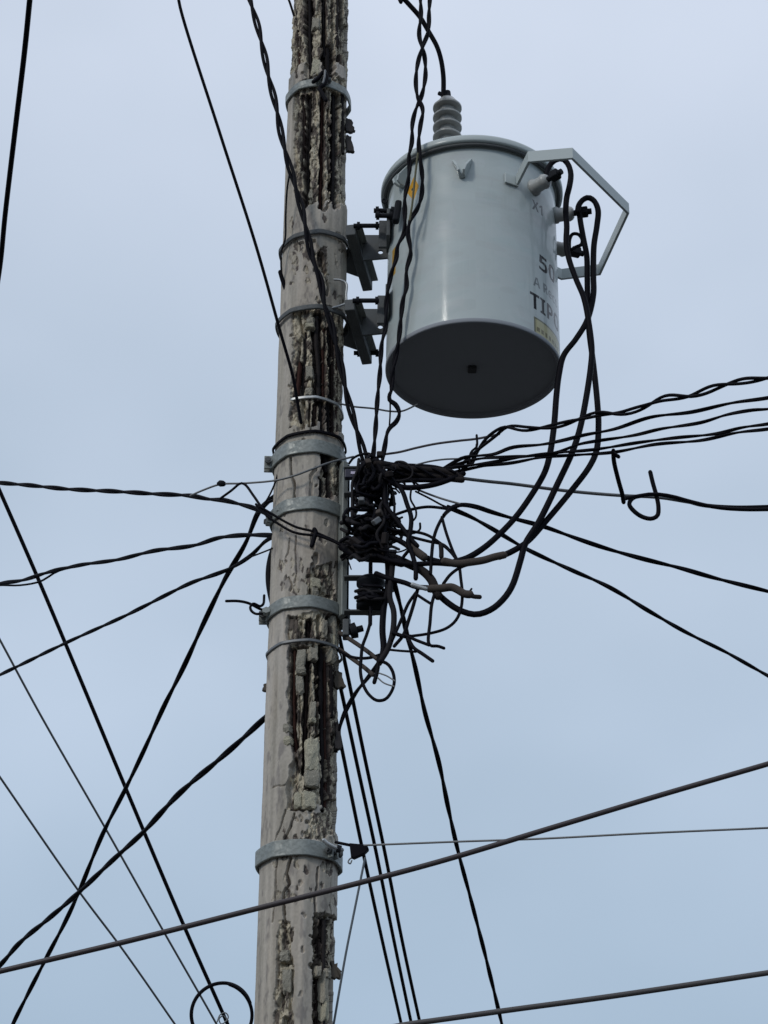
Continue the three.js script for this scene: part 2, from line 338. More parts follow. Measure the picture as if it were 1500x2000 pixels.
// scattered pits where aggregate has dropped out
for (let k = 0; k < 640; k++) {
  const y = rr(0, 2000), zone = y < 405 || (y > 612 && y < 840) || (y > 1205 && y < 1640);
  if (!zone && rnd() > 0.08) continue;
  const cx = mix(627, 576, y / 2000), x = cx + rr(y > 1200 ? -16 : y > 400 && y < 612 ? -50 : -44, 56), r = rr(1.2, 3.4);
  stroke([[x, y], [x + rr(-3, 3), y + rr(-5, 5)]], r, rr(0.004, 0.009), { rag: 0.9 });
}
{
  const pos = new Float32Array(NU * NV * 3), col = new Float32Array(NU * NV * 3), uv = new Float32Array(NU * NV * 2);
  for (let j = 0; j < NV; j++) for (let i = 0; i < NU; i++) {
    const id = j * NU + i, th = thetas[i], y = ys[j];
    const a = th * ARC, cxs = Math.sin(th), czs = Math.cos(th);
    const n1 = fbm(cxs * 3.2 + 5, y * 6, czs * 3.2, 4) - 0.5, n2 = fbm(cxs * 14, y * 60, czs * 14 + 3, 3) - 0.5;
    const n3 = hash3(i, j, 7) - 0.5, nr = fbm(cxs * 9 + 2, y * 42, czs * 9, 4) - 0.5;
    const sp = spallF[id];
    const [w1, w2, wid] = sp > 0 ? worley(a / 0.019 + nr * 0.9, y / 0.032 + n2 * 1.5) : [0, 1, 0.5];
    const edge = sstep(0.02, 0.22, w2 - w1);
    let off = -dep[id] + n1 * 0.0035 + n2 * mix(0.0010, 0.003, sp) + sp * (nr * 0.010 + (wid - 0.5) * 0.006 - (1 - edge) * 0.0045) + n3 * mix(0.0002, 0.0010, sp);
    const p = polePt(th, y, off);
    pos.set([p.x, p.y, p.z], id * 3);
    uv.set([a * 4, y * 4], id * 2);
    // vertex colour: weathered cement skin, paler broken cement and grey aggregate, rust with groove shade painted in
    const patch = fbm(cxs * 2.6 + 1, y * 3.1, czs * 2.6 + 9, 5), grain = fbm(cxs * 22, y * 160, czs * 22, 2);
    const streak = fbm(cxs * 10 + 4, y * 1.4, czs * 10, 3), lich = sstep(0.56, 0.72, fbm(cxs * 7, y * 22, czs * 7 + 31, 4));
    let r = 0.46, g = 0.415, b = 0.33;
    const v = 0.72 + 0.5 * (patch - 0.2) + 0.26 * (grain - 0.5) + 0.45 * (streak - 0.5);
    r *= v; g *= v; b *= v * (0.95 + 0.1 * patch);
    const pink = sstep(0.5, 0.7, fbm(cxs * 4 + 40, y * 4, czs * 4, 3));
    r *= 1 + 0.02 * pink; b *= 1 - 0.02 * pink;
    const gd = 1 - 0.34 * lich; r *= gd; g *= gd; b *= mix(1, gd * 1.08, 0.9);
    if (sp > 0) {                                                     // broken face: aggregate in lighter cement
      const ag = vnoise(cxs * 42, y * 230, czs * 42), big = vnoise(cxs * 13, y * 60, czs * 13 + 4);
      const k = 0.86 + 0.34 * (wid - 0.4) + 0.3 * (big - 0.4) + 0.3 * (ag - 0.5);
      r = mix(r, 0.49 * k, 0.85 * sp); g = mix(g, 0.43 * k, 0.85 * sp); b = mix(b, 0.32 * k, 0.85 * sp);
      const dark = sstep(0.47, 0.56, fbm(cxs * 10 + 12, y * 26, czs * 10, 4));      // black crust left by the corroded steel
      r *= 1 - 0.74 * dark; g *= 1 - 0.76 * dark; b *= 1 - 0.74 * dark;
    }
    const ru = rustShadeF[id] * sstep(0.10, 0.34, fbm(cxs * 8 + 77, y * 16, czs * 8, 4));  // rust, spread near black over the bar beds to paint in their shade
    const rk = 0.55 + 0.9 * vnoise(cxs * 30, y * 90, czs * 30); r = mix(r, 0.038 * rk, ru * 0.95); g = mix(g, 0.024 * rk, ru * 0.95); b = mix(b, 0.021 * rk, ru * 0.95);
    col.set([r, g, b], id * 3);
  }
  const idx = [];
  for (let j = 0; j + 1 < NV; j++) for (let i = 0; i < NU; i++) {
    const i2 = (i + 1) % NU, a = j * NU + i, b = j * NU + i2, c = a + NU, e = b + NU;
    idx.push(a, b, e, a, e, c);
  }
  const g = new THREE.BufferGeometry();
  g.setAttribute('position', new THREE.BufferAttribute(pos, 3)); g.setAttribute('color', new THREE.BufferAttribute(col, 3)); g.setAttribute('uv', new THREE.BufferAttribute(uv, 2));
  g.setIndex(idx); g.computeVertexNormals();
  const base = V3(poleX(0), 0, -DP); g.translate(-base.x, 0, DP);
  var pole = thing('utility_pole', base, 'weathered concrete utility pole with cover broken off its rusty bars', 'utility pole');
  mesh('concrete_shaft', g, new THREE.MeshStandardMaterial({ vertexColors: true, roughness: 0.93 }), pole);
  const capR = poleR(9.9); const cap = new THREE.CylinderGeometry(capR * 0.98, capR * 1.0, 0.03, 32); cap.translate(poleX(9.9) - base.x, 9.905, 0);
  mesh('pole_cap', cap, std(0.3, 0.28, 0.24, 0.9), pole);

  // bare reinforcing bars lying in their beds
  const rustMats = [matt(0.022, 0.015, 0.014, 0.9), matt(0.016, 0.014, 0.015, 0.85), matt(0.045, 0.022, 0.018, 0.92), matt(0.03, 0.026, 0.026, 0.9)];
  const local = p => p.clone().sub(base);
  const bar = (pts, rad, sink, mat) => {
    const c = new THREE.CatmullRomCurve3(pts.map(([x, y]) => { const h = poleHit(x, y); return local(polePt(h[0], h[1], -sink)); }));
    const n = Math.max(10, Math.round(c.getLength() / 0.012));
    const tg = new THREE.TubeGeometry(c, n, rad, 7); const q = tg.attributes.position, nn = tg.attributes.normal;
    for (let i = 0; i < q.count; i++) {                               // corroded, swollen surface
      const k = (fbm(q.getX(i) * 90, q.getY(i) * 60, q.getZ(i) * 90, 3) - 0.5) * rad * 0.9;
      q.setXYZ(i, q.getX(i) + nn.getX(i) * k, q.getY(i) + nn.getY(i) * k, q.getZ(i) + nn.getZ(i) * k);
    }
    tg.computeVertexNormals();
    mesh('reinforcing_bar', tg, mat, pole);
  };
  let bi = 0;
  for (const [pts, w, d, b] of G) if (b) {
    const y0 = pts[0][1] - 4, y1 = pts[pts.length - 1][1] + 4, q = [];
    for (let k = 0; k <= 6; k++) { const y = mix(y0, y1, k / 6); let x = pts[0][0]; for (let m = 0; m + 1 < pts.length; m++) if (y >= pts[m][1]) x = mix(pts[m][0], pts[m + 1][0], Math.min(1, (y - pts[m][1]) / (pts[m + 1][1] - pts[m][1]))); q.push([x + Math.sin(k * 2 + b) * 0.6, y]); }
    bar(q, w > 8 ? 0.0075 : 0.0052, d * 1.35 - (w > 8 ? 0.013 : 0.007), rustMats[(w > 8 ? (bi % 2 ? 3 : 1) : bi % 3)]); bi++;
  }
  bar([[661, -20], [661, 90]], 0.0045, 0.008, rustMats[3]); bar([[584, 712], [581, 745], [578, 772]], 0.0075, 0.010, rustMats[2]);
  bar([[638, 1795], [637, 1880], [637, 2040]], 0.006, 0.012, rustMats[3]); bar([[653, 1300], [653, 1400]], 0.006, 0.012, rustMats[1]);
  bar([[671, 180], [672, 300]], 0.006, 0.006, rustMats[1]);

  // loose lumps of concrete still sitting between the bars
  const lump = s => {
    const b = new THREE.BoxGeometry(1, 1, 1, 6, 8, 4), q = b.attributes.position;
    for (let i = 0; i < q.count; i++) {
      let x = q.getX(i), y = q.getY(i), z = q.getZ(i);
      const l = Math.pow(Math.abs(2 * x) ** 5 + Math.abs(2 * y) ** 5 + Math.abs(2 * z) ** 5, 1 / 5) || 1, m = Math.max(Math.abs(x), Math.abs(y), Math.abs(z)) * 2;
      const k = mix(1, m / l, 1.0) * (0.62 + 0.76 * fbm(x * 2.8 + s * 5, y * 2.8 + s, z * 2.8, 4));
      q.setXYZ(i, x * k, y * k, z * k);
    }
    return toCreasedNormals(b, 0.45);
  };
  const lumps = [0, 1, 2, 3, 4, 5].map(lump);
  const lt = noiseTex(128, 7, 3, 0.7, 1.0); lt.colorSpace = THREE.SRGBColorSpace;
  const lumpMats = [[0.55, 0.50, 0.40], [0.46, 0.425, 0.345], [0.66, 0.61, 0.46], [0.30, 0.28, 0.24]].map(c => std(...c, 0.95, 0, { map: lt, bumpMap: lt, bumpScale: 0.002 }));
  const place = (x, y, wPx, hPx, mi, proud = 0.001) => {
    const [th, yy] = poleHit(x, y), p = local(polePt(th, yy, proud - 0.012));
    const m = mesh('concrete_lump', lumps[Math.floor(rnd() * 6)], lumpMats[mi], pole);
    m.position.copy(p); m.rotation.set(rr(-0.06, 0.06), th + rr(-0.1, 0.1), rr(-0.08, 0.08));
    m.scale.set(wPx * 0.00172, hPx * 0.0020, 0.028);
  };
  const ribs = [[617, 32, 58, 18], [617, 112, 148, 17], [607, 618, 646, 15], [605, 714, 738, 14], [603, 756, 772, 12], [587, 1270, 1314, 15], [586, 1322, 1350, 13], [611, 1372, 1410, 10], [612, 1266, 1286, 15], [635, 1212, 1246, 11], [655, 1206, 1262, 9], [652, 1270, 1292, 12], [638, 1905, 1990, 10]];
  for (const [x, y0, y1, w] of ribs) { let y = y0; while (y < y1 - 6) { const h = Math.min(y1 - y, rr(18, 44)); place(x + rr(-1, 1), y + h / 2, w * rr(0.95, 1.12), h * 1.02, Math.floor(rnd() * 2.7)); y += h; } }
  place(610, 1475, 24, 52, 2, 0.005); place(610, 1520, 25, 27, 1, 0.004); place(604, 1562, 24, 26, 2, 0.004); place(582, 1562, 14, 24, 2, 0.003); place(562, 1446, 13, 15, 2, 0.003); place(560, 1422, 12, 16, 1, 0.002);
  place(605, 636, 18, 9, 2, 0.004); place(556, 1866, 16, 17, 1, 0.002); place(560, 1917, 15, 34, 1, 0.002); place(622, 1897, 9, 16, 0, 0.004); place(641, 1902, 13, 15, 1, 0.004); place(617, 1138, 20, 17, 2, 0.002); place(616, 1156, 12, 16, 1, 0.002);
  // flakes of cover and rust standing off the right edge
  const flake = (pts0, th0, thick, mi) => {
    const pts = []; pts0.forEach((p, i) => { const q = pts0[(i + 1) % pts0.length]; for (let k = 0; k < 4; k++) { const t = k / 4, j = k ? 0.34 * Math.abs(pts0[0][0]) : 0; pts.push([mix(p[0], q[0], t) + rr(-j, j), mix(p[1], q[1], t) + rr(-j, j)]); } });
    const s = new THREE.Shape(pts.map(([x, y]) => new THREE.Vector2(x, y)));
    const e = new THREE.ExtrudeGeometry(s, { depth: thick, bevelEnabled: true, bevelSize: 0.0015, bevelThickness: 0.0015, bevelSegments: 1 });
    const m = mesh('concrete_flake', e, [std(0.035, 0.03, 0.03, 0.9), std(0.09, 0.075, 0.06, 0.95)][mi], pole); return m;
  };
  for (const [x, y, w, h, mi] of [[683, 248, 0.026, 0.055, 0], [683, 284, 0.024, 0.07, 0], [664, 1330, 0.03, 0.05, 1], [660, 1440, 0.018, 0.08, 0], [655, 1897, 0.03, 0.045, 1], [519, 1341, 0.016, 0.022, 1], [548, 797, 0.016, 0.03, 1]]) {
    const m = flake([[-w * 0.5, h * 0.5], [w * 0.1, h * 0.42], [w * 0.5, -h * 0.4], [w * 0.35, -h * 0.5], [-w * 0.5, -h * 0.5]], 0, 0.012, mi);
    const q = P(x, y, DP - 0.02); m.position.copy(local(q)); m.rotation.y = x < 560 ? Math.PI : 0.2;
  }
}

// ---------------------------------------------------------------- wires
function smoothCurve(pts) { return new THREE.CatmullRomCurve3(pts, false, 'centripetal'); }
function tube(pts, rad, seg = 0.03, radial = 8) {
  const c = smoothCurve(pts), len = c.getLength(), n = Math.min(800, Math.max(12, Math.round(len / (len < 2 ? Math.min(seg, 0.01) : seg)), pts.length * 4));
  const g = new THREE.TubeGeometry(c, n, rad, radial);
  const ends = [0, 1].map(t => { const s = new THREE.SphereGeometry(rad * 0.98, radial, 4); s.translate(...c.getPoint(t).toArray()); return s; });
  return mergeGeometries([g, ...ends]);
}
// pts: photo positions; D0..D1: distance at both ends, in between along a straight run
function lift(pts, D0, D1, o = {}) {
  const L = [0]; for (let k = 1; k < pts.length; k++) L.push(L[k - 1] + Math.hypot(pts[k][0] - pts[k - 1][0], pts[k][1] - pts[k - 1][1]));
  const T = L[L.length - 1];
  let d1 = D1;
  if (D1 === 'level') { const p0 = P(pts[0][0], pts[0][1], D0); const e = pts[pts.length - 1]; d1 = levelD(p0, e[0], e[1]); d1 = Math.min(14, Math.max(3.4, d1)); }
  const out = pts.map(([x, y, dz], k) => { const t = L[k] / T; const D = 1 / mix(1 / D0, 1 / d1, t) + (dz || 0); return P(x, y, D); });
  const ext = (a, b, m) => b.clone().add(b.clone().sub(a).normalize().multiplyScalar(m));
  if (o.extA) { const n = ext(out[1], out[0], o.extA); out.unshift(n); }
  if (o.extB) { const n = ext(out[out.length - 2], out[out.length - 1], o.extB); out.push(n); }
  return out;
}
function strands(path, n, off, rad, pitch, phase = 0, loose = 0) {
  const c = smoothCurve(path), len = c.getLength(), N = Math.min(420, Math.max(30, Math.round(len / Math.min(0.018, pitch / 9))));
  const fr = c.computeFrenetFrames(N, false), res = [];
  for (let s = 0; s < n; s++) {
    const q = [];
    for (let i = 0; i <= N; i++) {
      const t = i / N, p = c.getPointAt(t), a = phase + t * len / pitch * Math.PI * 2 + s / n * Math.PI * 2;
      const k = off * (1 + loose * (vnoise(t * len * 2.3 + s * 9, s * 3.1, 5) - 0.4) * 2);
      q.push(p.addScaledVector(fr.normals[i], Math.cos(a) * k).addScaledVector(fr.binormals[i], Math.sin(a) * k));
    }
    const cc = new THREE.CatmullRomCurve3(q);
    res.push(new THREE.TubeGeometry(cc, N * 2 > 500 ? 500 : N * 2, rad, 6));
  }
  return res;
}
const REG = [];
function wire(name, label, cat, pts, w, D0, D1, o = {}) {
  const path = lift(pts, D0, D1, o), m = pts[Math.floor(pts.length / 2)];
  const mm = MM(m[0], m[1], o.Dw ?? (typeof D1 === 'number' ? (D0 + D1) / 2 : D0));
  if (name === 'service_cable' && !o.plain && !o.twist) { o = { ...o, twist: 2, spread: 0.42, pitch: 160 + 90 * hash3(label.length, Math.round(pts[0][0]), 2), loose: 0.25 }; w *= 0.66; }
  const rad = w * mm / 2 * 1.04;
  let obj;
  if (o.twist) {
    obj = new THREE.Group(); obj.name = numbered(name); scene.add(obj);
    const gs = strands(path, o.twist, rad * (o.spread ?? 1), rad, (o.pitch ?? 100) * mm, o.phase ?? 0, o.loose ?? 0);
    for (const g of gs) mesh('strand', g, o.mat ?? M.cable, obj);
  } else obj = mesh(name, tube(path, rad, o.seg ?? 0.03, o.radial ?? 8), o.mat ?? M.cable);
  tag(obj, label, cat, o.group);
  return obj;
}
const EX = 6;
// upper left
wire('power_cable', 'black cable slanting down the top left corner of the view', 'cable', [[62, -40], [48, 100], [30, 250], [10, 420], [0, 520], [-20, 640]], 10, 5.2, 6.9, { extA: EX, extB: EX });
wire('guy_wire', 'thin straight black wire running down left of the pole to its front face', 'wire', [[345, -25], [352, 15], [430, 262], [500, 480], [548, 650], [572, 735], [580, 780], [588, 826]], 6.2, 5.0, 5.665, { extA: EX });
wire('twisted_cable', 'loose twisted black pair crossing the pole front from upper left to the knot', 'cable', [[484, -15], [496, 25], [511, 82], [525, 150], [541, 215], [549, 262], [563, 315], [574, 350], [582, 385], [594, 430], [603, 465], [610, 500], [624, 545], [634, 595], [647, 630], [660, 690], [671, 740], [681, 785], [691, 822], [703, 858], [714, 900]], 7, 5.60, 5.66, { twist: 2, spread: 0.95, pitch: 190, loose: 0.5, extA: 2 });
wire('thin_wire', 'thin dark wire hanging beside the left edge of the upper pole', 'wire', [[566, 338], [561, 368], [558, 420], [557, 466], [550, 490], [549, 515], [550, 536]], 3.6, 5.66, 5.74);
wire('wire_connector', 'short thick black connector at the lower end of the thin hanging wire', 'connector', [[547, 531], [551, 545], [560, 570]], 8, 5.74, 5.76, { radial: 8 });
wire('thin_wire', 'short dark wire at the top left edge of the pole', 'wire', [[556, -20], [566, 5], [574, 30]], 4.5, 5.72, 5.74, { extA: 1 });
// in front of the transformer
wire('primary_lead', 'black lead curving down into the top bushing of the transformer', 'cable', [[772, -18], [786, -5], [800, 10], [820, 33], [838, 63], [853, 90], [861, 115], [866, 150], [866, 190]], 9.5, 5.45, 5.57, { extA: 1.5 });
wire('twisted_cable', 'twisted black pair passing left of the transformer bottom, the left one of two', 'cable', [[821, -15], [822, 30], [819, 70], [829, 110], [831, 150], [824, 185], [812, 215], [806, 240], [804, 280], [799, 304], [800, 328], [796, 360], [791, 384], [791, 416], [789, 456], [777, 480], [774, 504], [764, 536], [755, 588], [753, 641], [746, 670], [742, 730], [737, 782], [733, 846], [728, 900]], 6.0, 5.42, 5.62, { twist: 2, spread: 0.6, pitch: 105, extA: 2 });
wire('twisted_cable', 'twisted black pair hanging over the transformer side, the right one of two', 'cable', [[840, -15], [838, 30], [837, 60], [826, 90], [817, 120], [812, 160], [816, 190], [826, 215], [821, 245], [818, 280], [821, 312], [825, 352], [823, 384], [815, 408], [802, 429], [797, 456], [801, 480], [802, 496], [794, 528], [794, 560], [787, 588], [783, 624], [778, 670], [772, 700], [766, 735], [764, 765], [759, 779], [772, 790], [780, 806], [775, 822], [759, 839], [752, 870], [746, 905]], 6.0, 5.40, 5.62, { twist: 2, spread: 0.6, pitch: 105, phase: 1, extA: 2 });
wire('thin_wire', 'thin greenish wire between the two twisted pairs before the transformer', 'wire', [[816, 300], [813, 325], [808, 370], [805, 400], [800, 430]], 4, 5.45, 5.47, { mat: std(0.08, 0.075, 0.03, 0.6) });
wire('thin_wire', 'short black wire end at the upper edge left of the twisted pairs', 'wire', [[776, -12], [783, 4]], 8, 5.44, 5.44, { extA: 0.3 });
wire('thin_wire', 'thin grey wire from the pole to below the transformer bottom', 'wire', [[662, 788], [690, 794], [730, 798], [760, 803], [785, 803], [815, 790]], 3.6, 5.72, 5.75, { mat: M.greyWire });
wire('thin_wire', 'thin straight wire hanging under the left edge of the transformer', 'wire', [[762, 780], [762, 806], [760, 840]], 3.2, 5.62, 5.62);
// secondary leads of the transformer
wire('secondary_lead', 'thick black lead looping over the upper bushing and down in a big bottom loop', 'cable', [[1066, 346], [1072, 326], [1084, 313], [1098, 310], [1109, 320], [1115, 340], [1112, 365], [1107, 385], [1105, 412], [1107, 442], [1106, 475], [1111, 505], [1125, 545], [1140, 581], [1150, 630], [1156, 684], [1154, 715], [1144, 782], [1132, 840], [1117, 885], [1090, 943], [1052, 1020], [1026, 1062], [1017, 1093], [1001, 1143], [985, 1168], [960, 1190], [930, 1200], [898, 1192], [868, 1172], [848, 1152]], 11.5, 5.52, 5.6);
wire('secondary_lead', 'thick black lead arching from the middle bushing, leftmost where it hangs down', 'cable', [[1128, 414], [1131, 400], [1139, 390], [1149, 386], [1160, 392], [1168, 410], [1166, 440], [1160, 480], [1159, 540], [1159, 575], [1147, 625], [1125, 662], [1101, 694], [1092, 730], [1087, 770], [1082, 833], [1074, 887], [1064, 922], [1036, 970], [1007, 1010], [976, 1043], [945, 1070], [912, 1090], [886, 1098]], 11.5, 5.64, 5.6);
wire('secondary_lead', 'thick black lead rightmost where it hangs below the transformer', 'cable', [[1131, 412], [1134, 435], [1140, 468], [1146, 500], [1147, 540], [1148, 600], [1151, 650], [1159, 712], [1167, 790], [1169, 830], [1165, 880], [1152, 910], [1117, 957], [1067, 1017], [1030, 1058], [1000, 1077], [975, 1088]], 11.5, 5.66, 5.58);
wire('thin_wire', 'small black wire loop at the lowest side bushing of the transformer', 'wire', [[1112, 490], [1113, 466], [1119, 457], [1130, 458], [1137, 468], [1135, 478], [1126, 482], [1116, 488]], 7, 5.80, 5.78);
// to the right
wire('twisted_cable', 'uppermost twisted black service cable running right with open twists', 'cable', [[897, 918], [920, 895], [945, 866], [968, 846], [988, 834], [1027, 838], [1080, 832], [1130, 819], [1170, 809], [1217, 806], [1255, 795], [1295, 779], [1350, 773], [1400, 755], [1443, 746], [1500, 738], [1580, 718]], 6.2, 5.64, 'level', { twist: 2, spread: 0.8, pitch: 150, loose: 0.9, extB: EX });
wire('service_cable', 'second black service cable from the top running to the right', 'cable', [[862, 918], [905, 894], [935, 890], [965, 887], [1000, 874], [1060, 868], [1100, 860], [1140, 850], [1200, 838], [1270, 815], [1350, 805], [1430, 787], [1500, 777], [1580, 760]], 8, 5.62, 'level', { extB: EX });
wire('service_cable', 'third black service cable from the top with a wavy run to the right', 'cable', [[880, 912], [930, 897], [1000, 892], [1080, 886], [1130, 868], [1160, 862], [1240, 850], [1290, 838], [1370, 825], [1420, 810], [1470, 801], [1500, 799], [1580, 786]], 7.5, 5.63, 'level', { extB: EX });
wire('service_cable', 'upper black cable of the lowest close pair running to the right', 'cable', [[870, 915], [960, 903], [1010, 894], [1080, 885], [1160, 878], [1250, 864], [1320, 855], [1400, 847], [1450, 835], [1500, 828], [1580, 812]], 7.5, 5.61, 'level', { extB: EX });
wire('service_cable', 'lower black cable of the lowest close pair running to the right', 'cable', [[880, 924], [940, 911], [1000, 904], [1060, 893], [1120, 889], [1200, 883], [1280, 868], [1370, 860], [1440, 845], [1500, 838], [1580, 824]], 7.5, 5.65, 'level', { extB: EX });
wire('thin_wire', 'thin grey wire rising from the knot to the uppermost twisted cable', 'wire', [[745, 888], [780, 883], [812, 875], [850, 867], [895, 861], [931, 857], [975, 848]], 4.6, 5.64, 5.62, { mat: std(0.07, 0.06, 0.065, 0.6) });
wire('thin_wire', 'thin black wire dropping in a hook between the right hand service cables', 'wire', [[931, 850], [931, 872], [921, 882], [917, 896], [920, 908], [926, 900], [930, 884], [931, 868]], 4.6, 5.6, 5.61);
wire('messenger_wire', 'grey steel wire running right from the thick bundle to the lashed cable', 'wire', [[885, 932], [950, 940], [1000, 945], [1100, 958], [1200, 967], [1290, 972], [1340, 980], [1400, 989], [1500, 992], [1580, 990]], 6.5, 5.62, 5.9, { mat: M.greyWire, extB: EX });
wire('service_cable', 'black cable with a curled free end lashed to the grey wire at right', 'cable', [[1270, 922], [1275, 943], [1282, 968], [1286, 990], [1284, 1007], [1273, 1013], [1256, 1010], [1239, 999], [1229, 985], [1236, 973], [1260, 968], [1292, 969], [1330, 975], [1370, 986], [1430, 991], [1500, 990], [1580, 986]], 8.5, 5.72, 5.86, { extB: EX, plain: true, seg: 0.009 });
wire('service_cable', 'black cable lashed alongside the curled one at the right edge', 'cable', [[1216, 975], [1240, 970], [1275, 965], [1310, 969], [1350, 980], [1400, 991], [1450, 995], [1500, 995], [1580, 993]], 7.5, 5.70, 5.84, { extB: EX, plain: true });
wire('hanger_strap', 'short black strap hanging between the lower cable pair and the grey wire', 'strap', [[1198, 880], [1199, 900], [1207, 935], [1216, 968], [1218, 981]], 8.5, 5.5, 5.64);
wire('wire_connector', 'small black clip on top of the hanging strap', 'connector', [[1196, 884], [1208, 892]], 8, 5.5, 5.5);
wire('service_cable', 'black cable from the loops right, the upper of two sloping down to the right', 'cable', [[866, 1008], [876, 996], [890, 988], [905, 986], [930, 990], [960, 1000], [1000, 1012], [1060, 1028], [1130, 1053], [1190, 1073], [1250, 1090], [1330, 1110], [1400, 1130], [1500, 1155], [1580, 1176]], 10.5, 5.58, 'level', { extB: EX });
wire('service_cable', 'black cable from the loops right, the lower of two sloping down to the right', 'cable', [[874, 990], [895, 999], [920, 1010], [960, 1032], [985, 1047], [1020, 1068], [1060, 1088], [1120, 1115], [1190, 1147], [1270, 1195], [1340, 1235], [1420, 1275], [1500, 1320], [1580, 1362]], 10, 5.60, 'level', { extB: EX });
wire('thin_wire', 'thin grey tail above the two sloping right hand cables', 'wire', [[815, 956], [840, 966], [866, 975], [898, 984]], 4.2, 5.62, 5.6, { mat: M.greyWire });
wire('thin_wire', 'thin dark tail joining the lower sloping right hand cable', 'wire', [[812, 960], [840, 974], [864, 987], [882, 994]], 4, 5.61, 5.6);
// to the left
wire('twisted_cable', 'upper left black twisted service cable, nearly level, ending at the pole', 'cable', [[-60, 938], [0, 943], [60, 948], [130, 955], [230, 960], [310, 965], [370, 968], [410, 975], [436, 977], [470, 985], [500, 994], [522, 1006]], 5.4, 6.6, 5.7, { twist: 2, spread: 0.75, pitch: 170, extA: EX });
wire('thin_wire', 'upper black strand crossing the pole front to the dark knot', 'wire', [[508, 990], [530, 1003], [555, 1018], [580, 1030], [612, 1038], [640, 1050], [665, 1062], [700, 1075]], 5, 5.66, 5.66);
wire('thin_wire', 'lower black strand crossing the pole front to the dark knot', 'wire', [[500, 985], [522, 1008], [545, 1024], [575, 1040], [606, 1045], [620, 1046], [650, 1057], [690, 1078]], 5.2, 5.665, 5.65);
wire('cable_tie', 'small black tie holding the two strands on the pole front', 'tie', [[614, 1034], [617, 1040], [614, 1050], [609, 1066]], 9, 5.655, 5.66);
wire('thin_wire', 'thin grey bail wire from the upper left cable across the pole', 'wire', [[372, 968], [400, 956], [430, 946], [475, 944], [540, 938, -0.02], [575, 929, -0.03], [610, 916, -0.01], [645, 903, 0.02], [690, 892, 0.06]], 4, 5.76, 5.66, { mat: M.greyWire });
{ const s = new THREE.SphereGeometry(0.011, 12, 8); s.scale(1.2, 0.9, 1); const q = s.attributes.position; for (let i = 0; i < q.count; i++) { const k = 0.8 + 0.5 * vnoise(q.getX(i) * 200, q.getY(i) * 200, q.getZ(i) * 200); q.setXYZ(i, q.getX(i) * k, q.getY(i) * k, q.getZ(i) * k); } s.computeVertexNormals();
  const m = mesh('wire_connector', s, M.steelDark); m.position.copy(P(433, 944.5, 5.74)); tag(m, 'small dark knot on the thin bail wire left of the pole', 'connector'); }
wire('thin_wire', 'black wire bent in a peak between the upper left cable and the pole', 'wire', [[430, 974], [452, 958], [470, 944], [478, 946], [495, 968], [512, 992], [530, 1010]], 5, 5.74, 5.69);
wire('service_cable', 'middle left black service cable rising to the pole', 'cable', [[-60, 1150], [0, 1139], [40, 1134], [100, 1116], [160, 1103], [230, 1093], [300, 1076], [380, 1065], [430, 1050], [480, 1045], [545, 1046]], 9, 7.2, 5.76, { extA: EX });
wire('thin_wire', 'thin strand hanging loose under the middle left cable at the left edge', 'wire', [[-60, 1146], [0, 1143], [40, 1143], [80, 1135], [112, 1116], [150, 1106]], 4, 7.15, 6.8, { extA: 2 });
wire('service_cable', 'lower left black service cable climbing to the pole', 'cable', [[-60, 1346], [0, 1318], [130, 1255], [250, 1200], [370, 1140], [450, 1110], [490, 1085], [520, 1056], [545, 1044]], 8.5, 7.6, 5.76, { extA: EX });
wire('thin_wire', 'thin dark wire just below the lower left cable near the pole', 'wire', [[478, 1092], [510, 1080], [545, 1066]], 3.2, 5.8, 5.76);
wire('service_cable', 'long black cable dropping from the pole to the bottom left corner', 'cable', [[566, 948], [545, 962], [524, 979], [505, 1000], [480, 1060], [440, 1130], [400, 1212], [360, 1300], [320, 1380], [280, 1468], [243, 1545], [200, 1630], [155, 1740], [130, 1795], [90, 1872], [50, 1950], [20, 2012], [0, 2060]], 9.5, 5.84, 8.6, { extB: EX });
wire('thin_wire', 'short black wire end beside the pole above the long left cable', 'wire', [[500, 1006], [515, 985], [532, 978], [560, 966]], 5.5, 5.78, 5.84);
wire('thin_wire', 'thin black wire running steeply up beside the left pole edge to the band', 'wire', [[508, 996], [526, 968], [540, 935], [546, 905]], 3.6, 5.72, 5.77);
wire('service_cable', 'thick wavy black cable from behind the pole to the lower left edge', 'cable', [[600, 1330], [560, 1362], [522, 1398], [480, 1437], [420, 1490], [350, 1550], [280, 1625], [220, 1680], [155, 1742], [100, 1790], [40, 1840], [0, 1885], [-60, 1940]], 11.5, 5.98, 8.4, { extB: EX, Dw: 7 });
wire('guy_wire', 'straight black wire crossing the left side down to the wire ring', 'wire', [[-40, 870], [0, 960], [70, 1120], [150, 1310], [250, 1550], [360, 1810], [440, 1990], [470, 2060]], 7.5, 8.2, 10, { extA: EX, extB: EX });
wire('thin_wire', 'thin grey wire crossing the left side, upper of two thin ones', 'wire', [[-30, 1195], [0, 1250], [80, 1398], [210, 1625], [320, 1820], [420, 1995], [450, 2050]], 4.4, 8.6, 10.4, { mat: M.greyWire, extA: EX, extB: EX });
wire('thin_wire', 'thin grey wire crossing the left side, lower of two thin ones', 'wire', [[-30, 1475], [0, 1518], [150, 1735], [240, 1855], [340, 1998], [380, 2056]], 4.4, 8.8, 10.4, { mat: M.greyWire, extA: EX, extB: EX });
